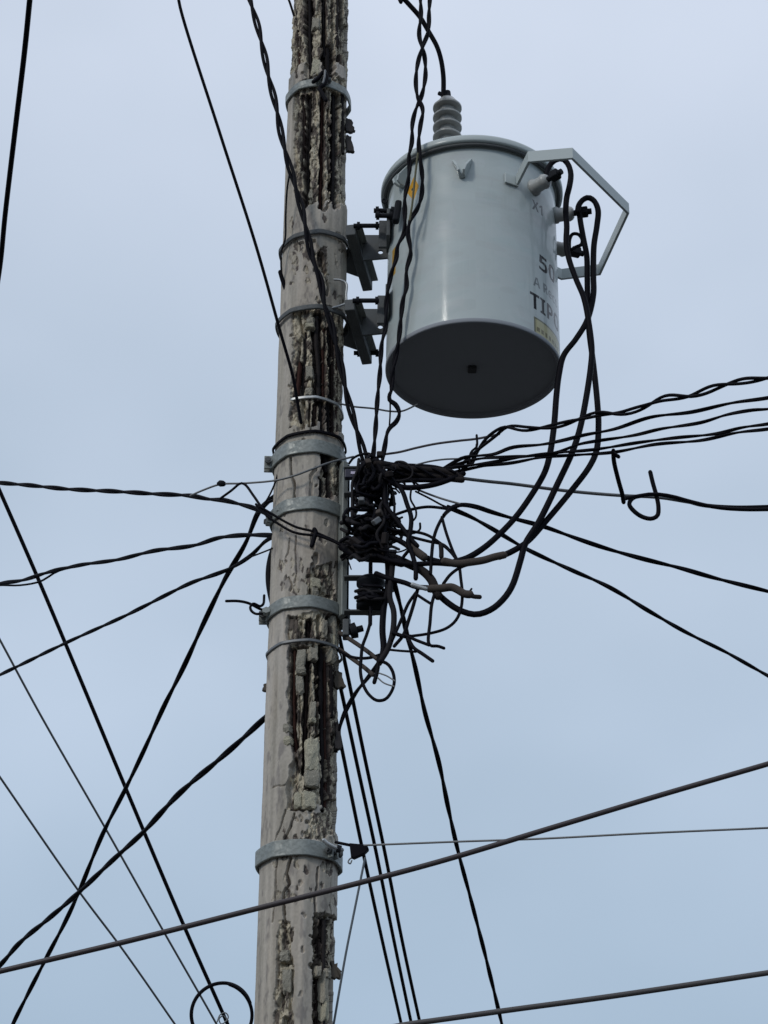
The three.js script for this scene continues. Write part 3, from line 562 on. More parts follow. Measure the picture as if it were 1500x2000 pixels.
{
  const pts = []; for (let k = 0; k <= 34; k++) { const a = k / 34 * Math.PI * 2.3 - 1.3, w = 1 + 0.025 * Math.sin(a * 2.3 + 1); pts.push([433 + 58 * w * Math.cos(a), 1981 + 62 * w * Math.sin(a), 0.05 * Math.sin(a * 1.1) + k * 0.001]); }
  wire('wire_ring', 'coiled black wire ring at the bottom edge left of the pole', 'wire coil', pts, 7, 9.2, 9.25);
  wire('cable_tie', 'curly thin wire tie at the foot of the straight left wire', 'tie', [[424, 1996], [430, 1982], [440, 1978], [446, 1986], [440, 1996], [432, 2000], [428, 1990], [436, 1984], [446, 1994]], 2.6, 9.6, 9.62, { mat: M.greyWire });
}
// across the bottom
wire('power_cable', 'brownish black cable slanting across the pole front from lower left to right', 'cable', [[-80, 1916], [0, 1897], [250, 1838], [500, 1775], [660, 1735], [850, 1685], [1100, 1610], [1300, 1550], [1500, 1492], [1580, 1468]], 11, 5.3, 5.2, { mat: M.redWire, extA: EX, extB: EX });
wire('power_cable', 'grey black cable rising to the right across the bottom right corner', 'cable', [[700, 2018], [800, 2000], [850, 1993], [1000, 1972], [1200, 1945], [1500, 1900], [1580, 1888]], 11, 5.2, 5.1, { mat: std(0.06, 0.055, 0.055, 0.5), extA: EX, extB: EX });
wire('thin_wire', 'thin grey wire running level to the right from the black dead end clamp', 'wire', [[712, 1651], [890, 1644], [1060, 1638], [1250, 1628], [1500, 1617], [1580, 1613]], 4.2, 5.66, 5.3, { mat: M.greyWire, extB: EX });
wire('thin_wire', 'thin bluish wire dropping from the black clamp along the right pole edge', 'wire', [[713, 1676], [708, 1700], [695, 1765], [676, 1860], [662, 1940], [650, 2010], [640, 2060]], 4.4, 5.68, 5.8, { mat: std(0.12, 0.14, 0.16, 0.5), extB: 2 });
wire('service_cable', 'black cable dropping alone below the knot to the bottom edge', 'cable', [[770, 1138], [778, 1168], [786, 1200], [795, 1240], [810, 1300], [829, 1387], [857, 1489], [878, 1590], [895, 1664], [920, 1758], [955, 1895], [980, 2000], [992, 2050]], 9, 5.62, 7.6, { extB: EX });
for (const [pts, which] of [[[[655, 1400], [666, 1454], [706, 1650], [745, 1830], [783, 1997], [797, 2060]], 'left'], [[[652, 1285], [668, 1356], [700, 1505], [733, 1657], [770, 1840], [803, 1997], [817, 2060]], 'middle'], [[[660, 1230], [675, 1300], [712, 1478], [750, 1657], [786, 1840], [820, 1997], [834, 2060]], 'right']])
  wire('service_wire', which + ' one of three parallel straight black wires right of the lower pole', 'wire', pts, 6.8, 5.95, 8.2, { extB: EX, Dw: 7 });

// the knot of wires on the rack at the right side of the pole
wire('wire_bundle', 'upper taped cable of the dark horizontal bundle beside the knot', 'cable bundle', [[735, 905], [765, 912], [800, 916], [840, 918], [872, 922], [900, 932]], 13, 5.60, 5.6, { mat: M.tapeDark });
wire('wire_bundle', 'lower taped cable of the dark horizontal bundle beside the knot', 'cable bundle', [[735, 935], [765, 932], [800, 928], [840, 930], [875, 934], [902, 937]], 13, 5.62, 5.6, { mat: M.tapeDark });
wire('wire_bundle', 'slack black cable curving under the dark horizontal bundle', 'cable bundle', [[745, 920], [770, 945], [790, 952], [820, 951], [850, 946], [880, 936], [905, 925]], 11, 5.58, 5.6);
wire('wire_bundle', 'wrapping coils along the dark horizontal bundle', 'cable bundle', [[748, 922], [780, 920], [820, 922], [860, 926], [890, 928]], 5.5, 5.60, 5.6, { twist: 3, spread: 3.2, pitch: 95 });
for (const [nm, pts] of [['top', [[730, 900], [770, 908], [810, 910], [850, 913], [893, 925]]], ['back', [[735, 918], [770, 926], [810, 920], [850, 927], [898, 930]]], ['bottom', [[730, 945], [770, 940], [810, 938], [850, 938], [896, 936]]]])
  wire('wire_bundle', nm + ' plain black cable laid along the dark horizontal bundle', 'cable bundle', pts, 9, 5.61, 5.6);
wire('wire_bundle', 'heavy black cable leaving the pole low under the knot', 'cable bundle', [[668, 1068], [690, 1082], [720, 1090], [750, 1092], [785, 1100]], 16, 5.66, 5.6);
wire('wire_bundle', 'heavy black cable climbing steeply through the right of the knot', 'cable bundle', [[735, 900], [748, 930], [752, 970], [754, 1010], [750, 1050], [757, 1090]], 12, 5.6, 5.6);
wire('thin_wire', 'thin grey wire lying above the dark horizontal bundle', 'wire', [[812, 908], [840, 901], [870, 897], [905, 896]], 3.6, 5.6, 5.6, { mat: M.greyWire });
wire('wire_bundle', 'thick black bundle sloping from the knot to the taped splice', 'cable bundle', [[700, 1052], [735, 1048], [765, 1050], [790, 1062], [812, 1078], [840, 1092], [870, 1099], [900, 1099]], 11, 5.62, 5.58);
wire('tape_wrap', 'brown tape wrapped on the bundle sloping from the knot', 'tape', [[800, 1064], [812, 1076], [828, 1088]], 17, 5.595, 5.585, { mat: M.tape });
wire('tape_wrap', 'long pale brown taped splice where the black leads meet', 'tape', [[868, 1096], [892, 1101], [920, 1098], [945, 1094], [965, 1088], [984, 1084]], 15, 5.575, 5.575, { mat: M.tape });
wire('wire_bundle', 'level black bundle running under the taped splice', 'cable bundle', [[735, 1085], [765, 1096], [800, 1102], [850, 1100], [880, 1102]], 10, 5.6, 5.585);
wire('wire_bundle', 'thickest grey brown cable bundle drooping from the knot', 'cable bundle', [[690, 1072], [730, 1080], [765, 1088], [798, 1102], [825, 1115], [842, 1132], [850, 1150], [856, 1164]], 17, 5.64, 5.585, { mat: M.tapeDark });
wire('tape_wrap', 'grey taped cable stub sticking out to the right below the splice', 'tape', [[840, 1150], [862, 1149], [882, 1147], [894, 1152], [908, 1160], [918, 1161]], 16, 5.58, 5.57, { mat: M.tape });
wire('cable_end', 'bare dark cable end at the tip of the taped stub', 'cable', [[912, 1161], [925, 1165], [937, 1166]], 9, 5.57, 5.57, { mat: M.tapeDark });
wire('thin_wire', 'tiny wire spur on top of the taped stub', 'wire', [[914, 1160], [919, 1153], [921, 1150]], 4, 5.57, 5.57);
wire('wire_bundle', 'black bundle from the spool to the bare joint', 'cable bundle', [[735, 1120], [760, 1130], [790, 1138], [812, 1146], [840, 1148]], 10, 5.62, 5.585);
wire('bare_joint', 'pale bare metal joint beside the taped stub', 'connector', [[806, 1142], [818, 1146], [832, 1150]], 9, 5.575, 5.575, { mat: M.aluminium });
wire('wire_bundle', 'upright black bundle down from the spool, inner strand', 'cable bundle', [[752, 1060], [758, 1105], [757, 1150], [750, 1185], [747, 1230], [749, 1270], [741, 1295]], 12, 5.63, 5.65);
wire('wire_bundle', 'upright black bundle down from the spool, outer strand', 'cable bundle', [[768, 1090], [764, 1130], [761, 1165], [769, 1195], [767, 1235], [757, 1268], [744, 1290]], 11, 5.61, 5.63, { mat: M.cableWorn });
wire('service_cable', 'black cable from the upright bundle passing down behind the pole edge', 'cable', [[752, 1275], [735, 1302], [715, 1328], [697, 1350], [682, 1375], [670, 1400], [661, 1432], [655, 1470]], 9.5, 5.66, 5.80);
wire('wire_loop', 'black wire loop hanging below the upright bundle', 'wire loop', [[724, 1185], [723, 1215], [716, 1240], [708, 1262], [705, 1290], [704, 1312], [709, 1336], [720, 1356], [736, 1368], [752, 1366], [764, 1352], [770, 1333], [767, 1312], [757, 1297], [744, 1291]], 6.5, 5.66, 5.62);
wire('cable_end', 'cut black cable end pointing down inside the hanging loop', 'cable', [[740, 1285], [737, 1310], [731, 1333]], 8, 5.64, 5.64);
wire('thin_wire', 'upper thin grey wire across the hanging loop', 'wire', [[738, 1314], [755, 1320], [771, 1330]], 3, 5.64, 5.62, { mat: M.greyWire });
wire('thin_wire', 'lower thin grey wire across the hanging loop', 'wire', [[736, 1322], [750, 1334], [770, 1341]], 3, 5.64, 5.62, { mat: M.greyWire });
wire('fabric_strip', 'upper grey brown strip tied between pole and upright bundle', 'strip', [[664, 1236], [690, 1253], [712, 1268], [738, 1288]], 9, 5.74, 5.66, { mat: M.tape });
wire('fabric_strip', 'lower grey brown strip tied between pole and hanging loop', 'strip', [[662, 1268], [690, 1288], [712, 1304], [728, 1318]], 9, 5.76, 5.66, { mat: M.tape });
wire('thin_wire', 'black wire from the pole edge to the upright bundle', 'wire', [[660, 1270], [690, 1284], [720, 1285], [745, 1278]], 6, 5.75, 5.65);
wire('wire_loop', 'big thin black loop hanging right of the knot', 'wire loop', [[905, 985], [884, 993], [868, 1006], [855, 1028], [847, 1052], [843, 1085], [841, 1120]], 6.5, 5.6, 5.58);
wire('wire_loop', 'thin black wire bowing from the loop top down past the stub', 'wire loop', [[863, 1010], [872, 1042], [884, 1075], [896, 1102], [900, 1130], [903, 1160], [900, 1190], [890, 1212], [872, 1227], [840, 1237], [800, 1243]], 6, 5.57, 5.6);
wire('thin_wire', 'black arched wire from the knot to the loop top', 'wire', [[742, 1018], [765, 1008], [800, 996], [835, 990], [868, 993], [884, 996]], 6, 5.6, 5.6);
wire('thin_wire', 'upper of two bowed wires ending at the taped splice', 'wire', [[735, 1022], [770, 1035], [805, 1038], [832, 1044], [856, 1058], [880, 1078], [894, 1096]], 6, 5.6, 5.575);
wire('thin_wire', 'lower of two bowed wires ending at the taped splice', 'wire', [[740, 1030], [775, 1040], [808, 1050], [840, 1058], [866, 1064], [884, 1082]], 6, 5.61, 5.58);
wire('wire_connector', 'small dark clamp on the wire above the taped splice', 'connector', [[861, 1064], [862, 1076], [862, 1088]], 9, 5.58, 5.58, { mat: M.tapeDark });
wire('thin_wire', 'black wire curving from the taped stub up to the splice end', 'wire', [[866, 1140], [880, 1122], [900, 1108], [925, 1100], [950, 1094]], 6.5, 5.58, 5.58);
wire('thin_wire', 'thick black wire dropping steeply right of the knot', 'wire', [[765, 935], [785, 958], [795, 985], [803, 1010], [801, 1040], [797, 1060], [806, 1085], [812, 1110], [812, 1130]], 9, 5.58, 5.58);
wire('thin_wire', 'black wire running diagonally between the knot and the taped bundle', 'wire', [[752, 985], [768, 1008], [785, 1030], [800, 1050], [815, 1066]], 9, 5.59, 5.58);
wire('thin_wire', 'thin black wire hanging straight beside the knot', 'wire', [[758, 935], [768, 965], [770, 1000], [762, 1040]], 5, 5.6, 5.6);
wire('thin_wire', 'short black wire slanting down left below the tape', 'wire', [[803, 1070], [790, 1085], [782, 1098]], 7, 5.58, 5.6);
wire('thin_wire', 'thin small hook of wire right of the knot', 'wire', [[803, 955], [802, 975], [812, 995], [812, 1010], [804, 1020]], 4, 5.58, 5.58);
wire('thin_wire', 'left of two black wires slanting down from the bare joint', 'wire', [[812, 1158], [798, 1178], [786, 1205], [776, 1228], [766, 1250]], 6.5, 5.6, 5.62);
wire('thin_wire', 'right of two black wires slanting down from the bare joint', 'wire', [[816, 1150], [808, 1180], [798, 1212], [788, 1240], [770, 1262]], 7, 5.59, 5.62);
wire('thin_wire', 'short black wire from the bare joint to the right', 'wire', [[815, 1162], [830, 1172], [843, 1180]], 6, 5.58, 5.58);
wire('cable_end', 'hanging black wire with its cut end bent to the right', 'cable', [[848, 1162], [843, 1182], [840, 1215], [837, 1255], [841, 1261], [855, 1262], [867, 1266]], 6.5, 5.58, 5.58);
wire('cable_end', 'upper cut black wire end below the knot', 'cable', [[790, 1240], [812, 1250], [838, 1260]], 6.5, 5.6, 5.58);
wire('cable_end', 'lower cut black wire end below the knot', 'cable', [[796, 1245], [808, 1265], [825, 1277], [845, 1291]], 7.5, 5.6, 5.58);
wire('thin_wire', 'level thin black wire at the foot of the upright bundle', 'wire', [[752, 1268], [780, 1271], [812, 1273]], 5, 5.63, 5.6);
wire('thin_wire', 'short black wire tied across below the knot', 'wire', [[768, 1236], [790, 1243], [802, 1243]], 8, 5.61, 5.6);
wire('thin_wire', 'thin black arch wire above the top of the knot', 'wire', [[682, 905], [690, 895], [704, 888], [720, 886], [735, 895]], 5, 5.66, 5.62);
wire('thin_wire', 'frayed thin wire hanging in the gap right of the pole', 'wire', [[676, 1088], [681, 1098], [686, 1112]], 2.4, 5.7, 5.7);
// tangled turns wound round rack and spools
{
  let k = 0;
  const turn = (cx, cy, rx, ry, n, w, D) => {
    const pts = [], a0 = rr(0, 6.28), dir = rnd() < 0.5 ? -1 : 1;
    for (let i = 0; i < n; i++) { const a = a0 + dir * i * rr(0.7, 1.0); pts.push([cx + rx * Math.cos(a) * rr(0.5, 1.2), cy + ry * Math.sin(a) * rr(0.5, 1.2), 0.045 * Math.sin(a * 1.3) + rr(-0.02, 0.02)]); }
    wire('tangled_wire', 'black wire turn wound into the dark knot beside the pole', 'wire', pts, w, D, D, { group: 'wire turns in the dark knot', mat: rnd() < 0.12 ? M.tape : rnd() < 0.2 ? M.cableWorn : M.cable }); k++;
  };
  const run = (label, group, pts, w, D, mat) => wire('tangled_wire', label, 'wire', pts, w, D, D, { group, mat: mat ?? (rnd() < 0.4 ? M.cableWorn : M.cable) });
  for (let i = 0; i < 14; i++) {                                     // up and down
    const x0 = rr(694, 756), y0 = rr(892, 930), y1 = rr(1010, 1100), n = 6, pts = []; let x = x0;
    for (let k = 0; k <= n; k++) { pts.push([x, mix(y0, y1, k / n), rr(-0.03, 0.03)]); x = Math.min(766, Math.max(688, x + rr(-15, 15))); }
    run('black wire running up and down through the dark knot', 'upright wires in the dark knot', pts, rr(5, 9), rr(5.58, 5.70));
  }
  for (let i = 0; i < 22; i++) {                                     // wound across the lower half
    const y = rr(1000, 1092), xa = rr(664, 700), xb = rr(738, 782), sag = rr(-10, 18), pts = [];
    for (let k = 0; k <= 6; k++) { const t = k / 6; pts.push([mix(xa, xb, t), y + sag * Math.sin(t * 3.14) + rr(-6, 6) + (t - 0.5) * rr(-16, 16), rr(-0.03, 0.03) - 0.05 * Math.sin(t * 3.14)]); }
    run('black wire wound across the lower half of the dark knot', 'level wires in the lower knot', pts, rr(5, 10), rr(5.62, 5.72));
  }
  for (let i = 0; i < 12; i++) {                                     // wound across the upper half
    const y = rr(905, 985), xa = rr(690, 712), xb = rr(738, 775), sag = rr(-10, 14), pts = [];
    for (let k = 0; k <= 5; k++) { const t = k / 5; pts.push([mix(xa, xb, t), y + sag * Math.sin(t * 3.14) + rr(-7, 7), rr(-0.03, 0.03) - 0.04 * Math.sin(t * 3.14)]); }
    run('black wire wound across the upper half of the dark knot', 'level wires in the upper knot', pts, rr(5, 9), rr(5.62, 5.71));
  }
  for (let i = 0; i < 6; i++) turn(rr(706, 738), rr(918, 975), rr(16, 34), rr(16, 36), 8, rr(4.5, 7), rr(5.59, 5.70));
  for (let i = 0; i < 9; i++) turn(rr(700, 746), rr(1000, 1072), rr(20, 46), rr(14, 34), 8, rr(4.5, 7), rr(5.58, 5.70));
  for (let i = 1; i < 6; i++) run('black wire wound round the lowest spool', 'wires on the lowest spool', [0, 1, 2, 3, 4, 5].map(k => [mix(rr(694, 706), rr(752, 772), k / 5), 1160 + (i - 3) * 7 + (k - 2.5) * rr(-3, 3) + rr(-5, 5), -0.06 * Math.sin(k / 5 * 3.14)]), rr(6, 9), 5.68);
  for (let i = 0; i < 9; i++) {                                      // loose curls at the right of the knot
    const x = rr(752, 800), y = rr(905, 1090), r = rr(10, 26), a0 = rr(0, 6.28), pts = [];
    for (let k = 0; k < 7; k++) { const a = a0 + k * 0.75; pts.push([x + r * Math.cos(a) * (1 + k * 0.12), y + r * 0.8 * Math.sin(a), rr(-0.015, 0.015)]); }
    run('thin loose black curl at the right side of the dark knot', 'loose curls beside the knot', pts, rr(3, 5), rr(5.57, 5.63));
  }
  const clip = [[742, 888, 0], [735, 1018, 1], [752, 1052, 0], [706, 978, 1], [760, 926, 0], [694, 1058, 0], [741, 1002, 2], [718, 905, 2]];
  clip.forEach(([x, y, m], i) => { const g = new RoundedBoxGeometry(0.02 + 0.008 * (i % 3), 0.018, 0.018, 2, 0.004); const q = mesh('wire_clamp', g, [M.tapeDark, M.greyWire, M.tape][m], scene); q.position.copy(P(x, y, 5.565)); q.rotation.set(0.2 * i, 0.5 * i, 0.7 * i);
    tag(q, ['small dark', 'small grey', 'small brown'][m] + ' clamp on the ' + ['top edge', 'middle right', 'lower right', 'middle left', 'upper right', 'lower left', 'centre right', 'top left'][i] + ' of the dark knot', 'clamp'); });
}
// cable behind the left pole edge, curl at the lower lug
wire('service_cable', 'flat black cable showing behind the left edge of the pole', 'cable', [[546, 1052], [534, 1076], [527, 1105], [526, 1135], [530, 1162], [538, 1192]], 14, 5.80, 5.80, { plain: true });
wire('thin_wire', 'curled dark wire end on the lug left of the pole', 'wire', [[442, 1174], [465, 1174], [485, 1178], [505, 1188], [514, 1192]], 5.6, 5.76, 5.78);
wire('thin_wire', 'small dark wire eye at the lug left of the pole', 'wire', [[512, 1198], [500, 1199], [491, 1193], [489, 1185], [495, 1179], [508, 1184], [514, 1180], [516, 1163]], 5.2, 5.75, 5.77);

// ---------------------------------------------------------------- bands and rack on the pole
function ringGeo(y, h, t, gap, tilt = 0, a0 = 0, a1 = Math.PI * 2, n = 72) {
  const pos = [], idx = [], closed = a1 - a0 > 6.28, base = V3(poleX(y), y, -DP);
  for (let i = 0; i <= n; i++) {
    const th = a0 + (a1 - a0) * i / n, s = Math.sin(th), c = Math.cos(th), r = poleBase(th, y) + gap, dy = tilt * s * r;
    for (const [rad, yy] of [[r, -h / 2], [r + t * 0.75, -h / 2], [r + t, -h / 2 + t * 0.3], [r + t, h / 2 - t * 0.3], [r + t * 0.75, h / 2], [r, h / 2]]) pos.push(rad * s, yy + dy, rad * c);
  }
  for (let i = 0; i < n; i++) for (let k = 0; k < 6; k++) { const a = i * 6 + k, b = i * 6 + (k + 1) % 6, c = a + 6, d = b + 6; idx.push(a, b, d, a, d, c); }
  if (!closed) for (const o of [0, n * 6]) for (let k = 1; k < 5; k++) idx.push(o, o + k, o + k + 1);
  const g = new THREE.BufferGeometry(); g.setAttribute('position', new THREE.Float32BufferAttribute(pos, 3)); g.setIndex(idx);
  const uvs = []; for (let i = 0; i < pos.length; i += 3) uvs.push(Math.atan2(pos[i], pos[i + 2]) * 0.6, pos[i + 1] * 6);
  g.setAttribute('uv', new THREE.Float32BufferAttribute(uvs, 2));
  return toCreasedNormals(g, 0.6);
}
function bolt(len, r) {
  const s = new THREE.CylinderGeometry(r, r, len, 10); s.rotateX(Math.PI / 2);
  const h1 = new THREE.CylinderGeometry(r * 1.9, r * 1.9, r * 1.3, 6); h1.rotateX(Math.PI / 2); h1.translate(0, 0, len / 2 - r);
  const h2 = h1.clone(); h2.translate(0, 0, -len * 0.72);
  return mergeGeometries([s, h1, h2]);
}
function band(py, hPx, label, o = {}) {
  const [, y] = poleHit(mix(627, 576, py / 2000), py), h = hPx * 0.00222;
  const g = thing(o.name ?? 'pole_band', V3(poleX(y), y, -DP), label, o.cat ?? 'band', o.group);
  mesh('strap', ringGeo(y, h, o.t ?? 0.006, o.gap ?? 0.003, o.tilt ?? 0), o.mat ?? M.galv, g);
  for (const [deg, len, eh] of o.lugs ?? []) {
    const th = deg * Math.PI / 180, r = poleBase(th, y) + (o.gap ?? 0.003);
    const holder = new THREE.Group(); holder.name = 'lug_clamp'; g.add(holder);
    holder.position.set(r * Math.sin(th), (o.tilt ?? 0) * r * Math.sin(th), r * Math.cos(th)); holder.rotation.y = th;
    for (const s of [-1, 1]) { const e = new RoundedBoxGeometry(0.006, eh ?? h * 1.05, len, 2, 0.002); e.translate(s * 0.011, 0, len / 2 - 0.006); mesh('ear', e, o.mat ?? M.galv, holder); }
    const b = bolt(0.062, 0.006); b.rotateY(Math.PI / 2); b.translate(0, 0, len * 0.5); mesh('bolt', b, M.galvDark, holder);
  }
  for (const [px, py, D] of o.heads ?? []) { const b = new THREE.CylinderGeometry(0.013, 0.014, 0.014, 6); b.rotateX(Math.PI / 2 - 0.3); const m = mesh('bolt_head', b, M.galv, g); m.position.copy(P(px, py, D).sub(g.position)); }
  return g;
}
band(163, 15, 'grey steel band around the upper pole with a dark clamp in front', { lugs: [[8, 0.03, 0.03], [158, 0.04]], gap: 0.003 });
wire('cable_tie', 'dark twisted tie on the front clamp of the upper band', 'tie', [[612, 160], [622, 152], [632, 140], [638, 150], [634, 165], [624, 172], [630, 184], [637, 196]], 8, 5.66, 5.655);
wire('cable_tie', 'short pale wire standing up at the upper band clamp', 'tie', [[635, 138], [634, 150], [631, 162]], 4.5, 5.65, 5.65, { mat: M.greyWire });
band(456, 8, 'thin dark strap of the upper transformer bracket around the pole', { mat: M.galvDark, gap: 0.007, tilt: 0.10, name: 'bracket_strap', cat: 'strap' });
band(603, 8, 'thin dark strap of the lower transformer bracket around the pole', { mat: M.galvDark, gap: 0.009, tilt: 0.04, name: 'bracket_strap', cat: 'strap' });
band(873, 21, 'wide grey steel band above the wire knot with a bolted lug at left', { lugs: [[-86, 0.036, 0.046]], gap: 0.004, tilt: 0.03 });
band(984, 20, 'grey steel band level with the wire knot with a round bolt at left', { lugs: [[-80, 0.022, 0.04]], heads: [[548, 996, 5.73]], gap: 0.004, tilt: 0.03 });
band(1176, 18, 'grey steel band below the rack with lugs at both sides', { lugs: [[-88, 0.034, 0.034], [88, 0.03, 0.05]], heads: [[520, 1194, 5.75]], gap: 0.004 });
band(1657, 21, 'lowest wide grey steel band with an eyebolt at its front right', { lugs: [[50, 0.026, 0.04]], gap: 0.008, tilt: 0.0 });
band(845, 4.5, 'thin black wire wound round the pole above the wide band', { name: 'tie_wire', cat: 'wire', mat: M.cable, t: 0.006, gap: 0.004, tilt: 0.08 });
band(1251, 4.2, 'thin grey wire wound round the pole below the rack', { name: 'tie_wire', cat: 'wire', mat: M.greyWire, t: 0.005, gap: 0.001, tilt: 0.02 });
band(774, 4.5, 'thin pale wire wound round the pole between brackets and wide band', { name: 'tie_wire', cat: 'wire', mat: M.aluminium, t: 0.005, gap: -0.006 });
{ // eyebolt and dead-end clamp at the lowest band
  const a = P(648, 1650, 5.69), g = thing('dead_end_clamp', P(700, 1662, 5.68), 'black wedge clamp holding the thin level wire at the lowest band', 'clamp');
  const loc = (x, y, D) => P(x, y, D).sub(g.position);
  const sh = [loc(684, 1650, 5.68), loc(716, 1653, 5.68), loc(719, 1660, 5.68), loc(712, 1667, 5.68), loc(692, 1676, 5.68), loc(687, 1674, 5.68)];
  const s = new THREE.Shape(sh.map(p => new THREE.Vector2(p.x, p.y))); const e = new THREE.ExtrudeGeometry(s, { depth: 0.016, bevelEnabled: true, bevelSize: 0.002, bevelThickness: 0.002, bevelSegments: 2 }); e.translate(0, 0, -0.008);
  mesh('wedge_body', e, M.cable, g);
  mesh('tail', tube([loc(690, 1652, 5.68), loc(670, 1648, 5.68), loc(656, 1645, 5.69)], 0.0045, 0.01), M.cable, g);
  mesh('hook', tube([loc(690, 1674, 5.68), loc(683, 1678, 5.68), loc(680, 1684, 5.68), loc(684, 1687, 5.68), loc(687, 1681, 5.68)], 0.0022, 0.004, 6), M.greyWire, g);
  const eb = thing('eyebolt', a, 'pale metal eyebolt on the front right of the lowest band', 'eyebolt');
  const l2 = (x, y, D) => P(x, y, D).sub(a);
  mesh('shank', tube([l2(632, 1641, 5.665), l2(640, 1648, 5.67), l2(654, 1655, 5.68), l2(668, 1660, 5.69)], 0.0062, 0.01), M.aluminium, eb);
  mesh('nut', (() => { const c = new THREE.CylinderGeometry(0.011, 0.011, 0.012, 6); c.rotateZ(Math.PI / 2.4); const q = l2(662, 1658, 5.687); c.translate(q.x, q.y, q.z); return c; })(), M.steelDark, eb);
}
{ // upright rack with clevises and spools
  const g = thing('secondary_rack', P(672, 1195, 5.76), 'upright steel rack with clevises and dark spools at the right pole side', 'rack');
  const loc = (x, y, D) => P(x, y, D).sub(g.position);
  const top = loc(668, 905, 5.74), bot = loc(671, 1205, 5.74);
  const ch = new RoundedBoxGeometry(0.018, top.y - bot.y, 0.03, 2, 0.003); ch.rotateY(0.5); ch.translate((top.x + bot.x) / 2, (top.y + bot.y) / 2, (top.z + bot.z) / 2); mesh('back_bar', ch, M.galv, g);
  const d2 = new RoundedBoxGeometry(0.01, top.y - bot.y, 0.05, 2, 0.003); d2.translate((top.x + bot.x) / 2 + 0.014, (top.y + bot.y) / 2, (top.z + bot.z) / 2 - 0.03); mesh('back_flange', d2, M.steelDark, g);
  for (const [yu, yl] of [[915, 965], [1015, 1070], [1128, 1195]]) {
    const cl = new THREE.Group(); cl.name = 'clevis'; g.add(cl);
    for (const [yy, m] of [[yu, M.galvDark], [yl, M.galvDark]]) { const p = loc(672, yy, 5.72), q = loc(748, yy + 2, 5.70); const b = new RoundedBoxGeometry(q.x - p.x, 0.007, 0.03, 2, 0.003); b.translate((p.x + q.x) / 2, (p.y + q.y) / 2, (p.z + q.z) / 2); mesh('arm', b, m, cl); }
    const c = loc(724, (yu + yl) / 2, 5.70), hh = (loc(724, yu, 5.7).y - loc(724, yl, 5.7).y) * 0.93;
    const prof = [[0.001, -0.5], [0.034, -0.5], [0.043, -0.42], [0.043, -0.3], [0.03, -0.16], [0.027, 0], [0.03, 0.16], [0.043, 0.3], [0.043, 0.42], [0.034, 0.5], [0.001, 0.5]].map(([r, t]) => new THREE.Vector2(r, t * hh));
    const sp = new THREE.LatheGeometry(prof, 24); sp.translate(c.x, c.y, c.z); mesh('spool', sp, M.spool, cl);
  }
  const p0 = loc(724, 1075, 5.70), p1 = loc(723, 1220, 5.70); mesh('pin', tube([p0, p0.clone().lerp(p1, 0.5), p1], 0.0062, 0.05), M.steelDark, g);
  const pl = thing('bolt_nut', P(690, 1232, 5.73), 'rough dark nut on the bolt at the right pole edge below the rack', 'nut');
  const n1 = new THREE.CylinderGeometry(0.022, 0.024, 0.02, 6); n1.rotateZ(Math.PI / 2 + 0.3); mesh('nut', n1, M.steelDark, pl);
  const n2 = new THREE.CylinderGeometry(0.01, 0.01, 0.06, 10); n2.rotateZ(Math.PI / 2 + 0.3); mesh('shank', n2, M.steelDark, pl);
  const n3 = new RoundedBoxGeometry(0.02, 0.055, 0.04, 2, 0.004); n3.translate(-0.022, 0.004, 0); mesh('plate', n3, M.galvDark, pl);
  const wh = thing('name_tag', P(689, 927, 5.66), 'small dark plastic tag with pale print beside the wide band', 'tag');
  const wg = new RoundedBoxGeometry(0.05, 0.032, 0.02, 2, 0.004); mesh('tag_body', wg, std(0.012, 0.01, 0.03, 0.5), wh);
  const pr = new THREE.BoxGeometry(0.024, 0.009, 0.002); pr.translate(0.006, 0, 0.011); mesh('print', pr, std(0.55, 0.5, 0.65, 0.6), wh);
}

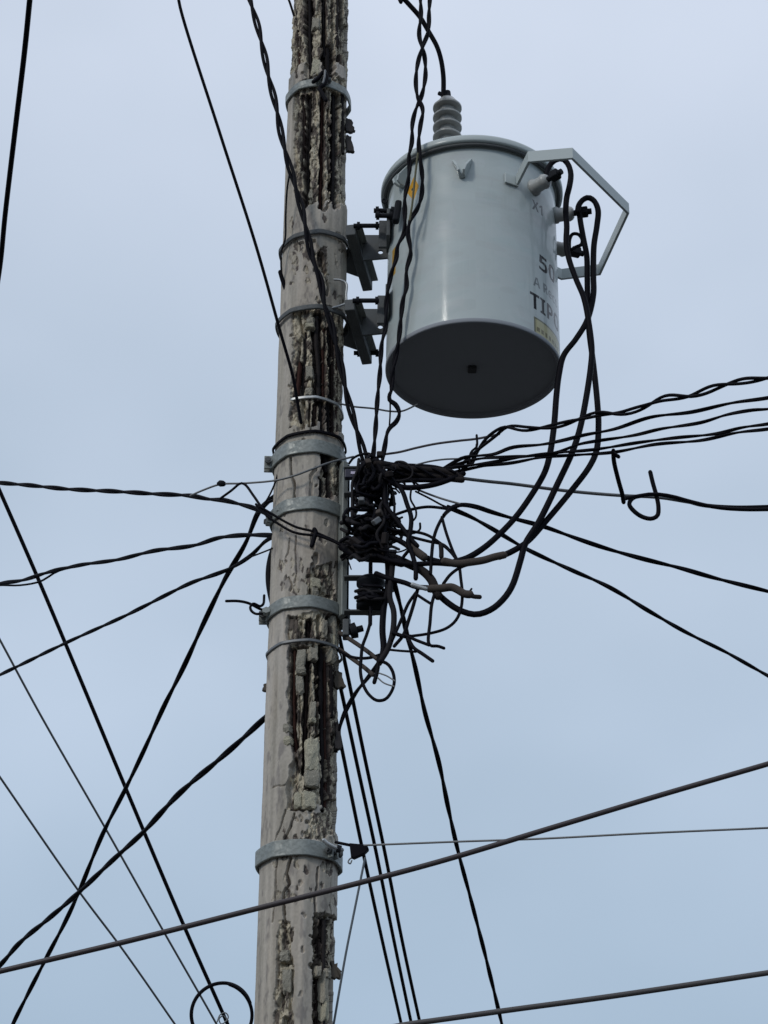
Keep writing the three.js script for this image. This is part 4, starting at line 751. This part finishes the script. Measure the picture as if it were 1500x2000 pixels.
// ---------------------------------------------------------------- transformer brackets
const DT = 5.75;
function bracket(py, label, bz) {
  const y = P(690, py + 38, DP).y, c = P(690, py + 38, DP), g = thing('transformer_bracket', c, label, 'bracket', 'transformer brackets');
  const x0 = poleX(y) + poleR(y) + 0.006 - c.x;
  // channel running front to back past the pole
  const L = 0.32, cg = new RoundedBoxGeometry(0.034, 0.044, L, 2, 0.004); cg.translate(0.012, 0, -0.03);
  const chan = mesh('channel', cg, M.galvDark, g); chan.position.x = x0 + 0.02; chan.rotation.y = -0.17;
  const fl = new RoundedBoxGeometry(0.022, 0.006, L * 0.98, 2, 0.002); fl.translate(0.038, 0.018, -0.03); mesh('lip', fl, M.galv, chan);
  // saddle plate between strap and channel
  const s = new THREE.Shape([[x0 + 0.045, 0.16], [x0 - 0.045, 0.105], [x0 - 0.02, 0.06], [x0 - 0.004, 0], [x0 + 0.045, -0.02]].map(p => new THREE.Vector2(p[0], -p[1])));
  const sg = new THREE.ExtrudeGeometry(s, { depth: 0.006, bevelEnabled: false }); sg.rotateX(Math.PI / 2); sg.translate(0, 0.02, 0); mesh('saddle_plate', sg, M.galvDark, g);
  // arm to the transformer, plate with a hole
  const x1 = x0 + 0.05, x2 = P(762, py + 30, DP).x - c.x;
  const a = new THREE.Shape(); a.moveTo(x1, -0.055); a.lineTo(x2, -0.045); a.lineTo(x2, 0.045); a.lineTo(x1, 0.045); a.closePath();
  const h = new THREE.Path(); h.absarc(x2 - 0.032, -0.022, 0.0085, 0, Math.PI * 2, true); a.holes.push(h);
  const ag = new THREE.ExtrudeGeometry(a, { depth: 0.008, bevelEnabled: false }); ag.translate(0, 0, 0.03); mesh('arm_plate', ag, M.galvDark, g);
  const top = new RoundedBoxGeometry(x2 - x1, 0.007, 0.05, 2, 0.002); top.translate((x1 + x2) / 2, 0.048, 0.01); mesh('arm_flange', top, M.galvDark, g);
  for (const z of bz) { const b = bolt(0.085, 0.0075); b.rotateY(Math.PI / 2); b.translate(x0 + 0.062, 0.012, z); mesh('bolt', b, M.steelDark, g); }
  return g;
}
bracket(457, 'dark steel bracket holding the upper side of the transformer to the pole', [0.135]);
bracket(602, 'dark steel bracket holding the lower side of the transformer to the pole', [0.135, -0.165]);
wire('thin_wire', 'pale bent wire on the pole edge between the two brackets', 'wire', [[653, 546], [664, 547], [676, 553], [676, 575], [675, 592], [665, 597], [650, 601]], 4.5, 5.7, 5.7, { mat: M.aluminium });

// ---------------------------------------------------------------- transformer
{
  const RT = 0.28, bc = P(924, 726, DT), HT = P(924, 386, DT).y - bc.y;
  const T = thing('transformer', bc, 'grey cylindrical pole transformer with guard frame and one top bushing', 'transformer');
  // tank hit by sight line -> [angle, height above base]
  const hit = (px, py) => {
    const [dx, dy] = ray(px, py), cx = bc.x, A = dx * dx + 1, B = -2 * (dx * cx + DT), C = cx * cx + DT * DT - RT * RT, q = Math.max(0, B * B - 4 * A * C);
    const D = (-B - Math.sqrt(q)) / (2 * A); return [Math.atan2(dx * D - cx, -D + DT), EYE + dy * D - bc.y];
  };
  // painted lettering: canvas wraps the tank once
  const CW = 2048, CH = 1024, cv = document.createElement('canvas'); cv.width = CW; cv.height = CH; const cx = cv.getContext('2d');
  cx.fillStyle = 'rgb(180,188,187)'; cx.fillRect(0, 0, CW, CH);
  for (let k = 0; k < 240; k++) { const l = rnd() < 0.5 ? 214 : 128; cx.fillStyle = `rgba(${l},${l},${l - 8},${rr(0.02, 0.06)})`; const x = rr(0, CW), y = rr(0, CH * 0.8); cx.fillRect(x, y, rr(1, 5), rr(60, 420)); }
  for (let k = 0; k < 900; k++) { const l = rnd() < 0.5 ? 205 : 140; cx.fillStyle = `rgba(${l},${l + 6},${l + 6},${rr(0.02, 0.07)})`; const w = rr(4, 90), h = rr(3, 40); cx.beginPath(); cx.ellipse(rr(0, CW), rr(0, CH), w, h, rr(-0.3, 0.3), 0, 7); cx.fill(); }
  for (let k = 0; k < 260; k++) { cx.fillStyle = `rgba(96,92,84,${rr(0.05, 0.22)})`; cx.fillRect(rr(0, CW), rr(0, CH), rr(1, 3), rr(1, 6)); }
  const toC = (px, py) => { const [th, h] = hit(px, py); let u = th / (2 * Math.PI); if (u < 0) u += 1; return [u * CW, (1 - h / HT) * CH]; };
  const text = (s, px, py, hM, color, wF = 1) => {                    // (px, py): lower left corner of the first letter
    const [x, y] = toC(px, py), hp = hM / HT * CH / 0.72;
    cx.save(); cx.translate(x, y); cx.scale(wF * (CW / (2 * Math.PI * RT)) / (CH / HT), 1); cx.font = `bold ${hp}px sans-serif`; cx.fillStyle = color; cx.textBaseline = 'alphabetic'; cx.fillText(s, 0, 0); cx.restore();
  };
  text('X1', 1035, 406, 0.040, 'rgb(70,76,80)', 0.95);
  text('50', 1049, 522, 0.060, 'rgb(16,20,26)', 1.25);
  text('A Reco', 1040, 555, 0.036, 'rgb(112,118,120)', 1.0);
  text('TIPO', 1034, 597, 0.060, 'rgb(16,20,26)', 1.0);
  { const [x, y] = toC(1042, 616), [, y2] = toC(1042, 650); cx.fillStyle = 'rgb(108,108,92)'; cx.fillRect(x, y, 210, y2 - y); cx.fillStyle = 'rgb(176,170,132)'; cx.fillRect(x + 8, y + 9, 194, y2 - y - 18); cx.fillStyle = 'rgb(112,106,74)'; for (let k = 0; k < 7; k++) cx.fillRect(x + 14 + k * 25, y + (y2 - y) * 0.5, rr(12, 20), (y2 - y) * 0.24); }
  { const [x, y] = toC(795, 352), [x2, y2] = toC(812, 388); cx.fillStyle = 'rgb(205,150,30)'; cx.beginPath(); cx.moveTo((x + x2) / 2, y); cx.lineTo(x2 + 4, (y + y2) / 2); cx.lineTo((x + x2) / 2, y2); cx.lineTo(x - 14, (y + y2) / 2); cx.fill(); cx.fillStyle = 'rgb(40,35,20)'; cx.fillRect((x + x2) / 2 - 12, (y + y2) / 2 - 8, 18, 14); }
  { const [x, y] = toC(763, 492), [x2, y2] = toC(770, 535); cx.fillStyle = 'rgb(190,150,70)'; cx.fillRect(x, y, x2 - x, y2 - y); }
  const tex = new THREE.CanvasTexture(cv); tex.colorSpace = THREE.SRGBColorSpace; tex.wrapS = THREE.RepeatWrapping;
  const paint = new THREE.MeshPhysicalMaterial({ map: tex, roughness: 0.62, specularIntensity: 0.3, clearcoat: 0.42, clearcoatRoughness: 0.085, roughnessMap: roughTex });
  const paintPlain = new THREE.MeshPhysicalMaterial({ color: new THREE.Color('rgb(178,186,185)'), roughness: 0.6, clearcoat: 0.2, clearcoatRoughness: 0.15 });
  const shell = new THREE.CylinderGeometry(RT, RT, HT, 128, 8, true); shell.translate(0, HT / 2, 0); mesh('tank', shell, paint, T);
  // recessed bottom with rolled edge
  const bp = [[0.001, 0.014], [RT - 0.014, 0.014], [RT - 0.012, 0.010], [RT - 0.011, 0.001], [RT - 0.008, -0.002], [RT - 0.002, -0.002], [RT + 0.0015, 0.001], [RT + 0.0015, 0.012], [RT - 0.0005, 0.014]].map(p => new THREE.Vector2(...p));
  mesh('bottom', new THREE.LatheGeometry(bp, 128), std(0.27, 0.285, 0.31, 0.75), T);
  const pb = new RoundedBoxGeometry(0.028, 0.012, 0.034, 2, 0.004); const pq = P(922, 716, DT); pb.translate(pq.x - bc.x, 0.009, 0); mesh('ground_pad', pb, M.plug, T);
  // lid
  const RL = 0.306;
  const lp = [[RT - 0.01, HT - 0.008], [RL - 0.008, HT - 0.008], [RL - 0.002, HT - 0.005], [RL, HT], [RL, HT + 0.012], [RL - 0.003, HT + 0.019], [RL - 0.012, HT + 0.025], [RL - 0.03, HT + 0.031], [0.2, HT + 0.044], [0.08, HT + 0.052], [0.001, HT + 0.053]].map(p => new THREE.Vector2(...p));
  const lid = mesh('lid', new THREE.LatheGeometry(lp, 128), paintPlain, T);
  const rim = new THREE.TorusGeometry(RT + 0.012, 0.006, 8, 96); rim.rotateX(Math.PI / 2); rim.translate(0, HT - 0.012, 0); mesh('gasket_ring', rim, M.galvDark, lid);
  // top bushing with sheds
  const hb = new THREE.Group(); hb.name = 'high_voltage_bushing'; T.add(hb);
  const bb = P(867, 270, 5.58); hb.position.set(bb.x - bc.x, HT + 0.03, bb.z - bc.z);
  const H = P(867, 192, 5.58).y - bc.y - HT - 0.03, prof = [[0.001, 0], [0.046, 0], [0.046, 0.02]];
  const NS = 5; for (let k = 0; k < NS; k++) { const y = 0.02 + (H - 0.045) * k / NS, s = (H - 0.045) / NS; prof.push([0.029, y + s * 0.0], [0.029, y + s * 0.36], [0.047, y + s * 0.42], [0.0485, y + s * 0.46], [0.0485, y + s * 0.60], [0.045, y + s * 0.66]); }
  prof.push([0.034, H - 0.022], [0.026, H - 0.01], [0.012, H], [0.001, H]);
  mesh('porcelain_body', toCreasedNormals(new THREE.LatheGeometry(prof.map(p => new THREE.Vector2(...p)), 48), 0.5), M.porcelain, hb);
  const tc = new THREE.CylinderGeometry(0.011, 0.014, 0.03, 12); tc.translate(0, H + 0.012, 0); mesh('terminal', tc, M.steelDark, hb);
  const tw = new RoundedBoxGeometry(0.034, 0.012, 0.012, 2, 0.003); tw.rotateZ(-0.5); tw.translate(-0.016, H + 0.014, 0); mesh('terminal_clamp', tw, M.steelDark, hb);
  // three side bushings
  const yS = P(924, 440, DT).y - bc.y;
  [[44, 0], [78, 1], [108, 2]].forEach(([deg, k]) => {
    const th = deg * Math.PI / 180, b = new THREE.Group(); b.name = 'low_voltage_bushing'; T.add(b);
    b.position.set(RT * Math.sin(th), yS + (k === 2 ? -0.02 : 0), RT * Math.cos(th)); b.rotation.set(0, th, 0); b.scale.set(0.84, 0.84, 0.95);
    const pf = [[0.001, -0.005], [0.034, -0.005], [0.034, 0.008], [0.028, 0.014], [0.027, 0.04], [0.031, 0.05], [0.026, 0.06], [0.018, 0.066], [0.001, 0.067]].map(p => new THREE.Vector2(...p));
    const l = new THREE.LatheGeometry(pf, 24); l.rotateX(Math.PI / 2); mesh('insulator', l, k === 2 ? M.porcelain : M.porcelainPale, b);
    const c = new THREE.CylinderGeometry(0.012, 0.012, 0.075, 12); c.rotateX(Math.PI / 2); c.translate(0, 0, 0.09); mesh('stud', c, M.steelDark, b);
    const cl = new RoundedBoxGeometry(0.036, 0.034, 0.034, 2, 0.005); cl.translate(0, 0, 0.098); mesh('clamp', cl, M.steelDark, b);
  });
  // guard frame: flat bar bent round the side bushings
  {
    const yG = P(924, 446, DT).y - bc.y, px = (X, Y) => { // photo point to plan position at that height
      const [dx, dy] = ray(X, Y), D = (yG + bc.y - EYE) / dy; return [dx * D - bc.x, -D - bc.z];
    };
    const plan = [px(1006, 350), px(1028, 306), px(1112, 298), px(1221, 404), px(1166, 524), px(1092, 534), px(1060, 520)];
    const hB = 0.040, tB = 0.0065; 
    const pv = plan.map(p => new THREE.Vector2(...p)), outp = [], n = pv.length;
    for (let i = 0; i < n; i++) {
      const d0 = pv[i].clone().sub(pv[Math.max(0, i - 1)]), d1 = pv[Math.min(n - 1, i + 1)].clone().sub(pv[i]);
      const dd = d0.clone().normalize().add(d1.clone().normalize()).normalize(); const nn = new THREE.Vector2(-dd.y, dd.x);
      const cosH = i > 0 && i < n - 1 ? Math.max(0.5, nn.dot(new THREE.Vector2(-d1.y, d1.x).normalize())) : 1;
      outp.push([pv[i].clone().addScaledVector(nn, tB / 2 / cosH), pv[i].clone().addScaledVector(nn, -tB / 2 / cosH)]);
    }
    const sh = new THREE.Shape([...outp.map(o => o[0]), ...outp.map(o => o[1]).reverse()].map(v => new THREE.Vector2(v.x, -v.y)));
    const g = new THREE.ExtrudeGeometry(sh, { depth: hB, bevelEnabled: true, bevelSize: 0.0012, bevelThickness: 0.0012, bevelSegments: 2 }); g.rotateX(-Math.PI / 2); g.translate(0, yG - hB / 2, 0);
    const gf = mesh('guard_frame', g, paintPlain, T);
    const th = Math.atan2(plan[0][0], plan[0][1]); const ft = new RoundedBoxGeometry(0.05, hB, 0.007, 2, 0.002); ft.rotateY(th); ft.translate(Math.sin(th - 0.06) * (RT + 0.004), yG, Math.cos(th - 0.06) * (RT + 0.004)); mesh('foot', ft, paintPlain, gf);
  }
  T.rotation.z = -0.014;                                             // hangs slightly out of plumb
  // lifting lugs: a folded plate with two ears and a bolt
  for (const [X, Y] of [[898, 332], [784, 352]]) {
    const [th, h] = hit(X, Y), lg = new THREE.Group(); lg.name = 'lifting_lug'; T.add(lg); lg.position.set(RT * Math.sin(th), h, RT * Math.cos(th)); lg.rotation.y = th;
    const ear = new THREE.Shape([[0, 0.038], [0.008, 0.038], [0.034, -0.004], [0.034, -0.026], [0.02, -0.034], [0, -0.034]].map(p => new THREE.Vector2(...p)));
    for (const s of [-1, 1]) { const e = new THREE.ExtrudeGeometry(ear, { depth: 0.006, bevelEnabled: true, bevelSize: 0.001, bevelThickness: 0.001, bevelSegments: 1 }); e.rotateY(-Math.PI / 2); e.translate(0.003, 0, 0); e.rotateZ(-s * 0.33); e.translate(s * 0.017, 0, 0); mesh('ear', e, paintPlain, lg); }
    const b = new THREE.SphereGeometry(0.011, 12, 8); b.translate(0, -0.026, 0.008); mesh('bolt', b, paintPlain, lg);
  }
  // hanger lugs on the bracket side with bolts
  for (const [py, big] of [[478, 1], [625, 0]]) {
    const y = P(755, py, DT).y - bc.y, hg = new THREE.Group(); hg.name = 'hanger_lug'; T.add(hg); hg.position.set(-RT, y, 0.05);
    const p1 = new RoundedBoxGeometry(0.05, 0.11, 0.012, 2, 0.003); p1.translate(-0.005, 0, 0); mesh('plate', p1, M.galvDark, hg);
    const p2 = new RoundedBoxGeometry(0.012, 0.11, 0.10, 2, 0.003); p2.translate(0.002, 0, 0.02); mesh('back_plate', p2, M.galvDark, hg);
    if (big) { for (const [dy, dz, l] of [[0.052, 0.06, 0.07], [0.02, 0.075, 0.06]]) { const b = bolt(l, 0.008); b.rotateY(Math.PI / 2); b.translate(-0.012, dy, dz); mesh('bolt', b, M.steelDark, hg); }
      const ar = new RoundedBoxGeometry(0.022, 0.085, 0.03, 3, 0.008); ar.rotateZ(-0.12); ar.translate(0.03, 0.0, 0.12); mesh('ground_clamp', ar, M.steelDark, hg);
      const cu = new THREE.TorusGeometry(0.008, 0.0035, 6, 16); cu.translate(-0.012, 0.10, 0.05); mesh('wire_eye', cu, M.steelDark, hg); }
  }
}
renderer.render(scene, camera);
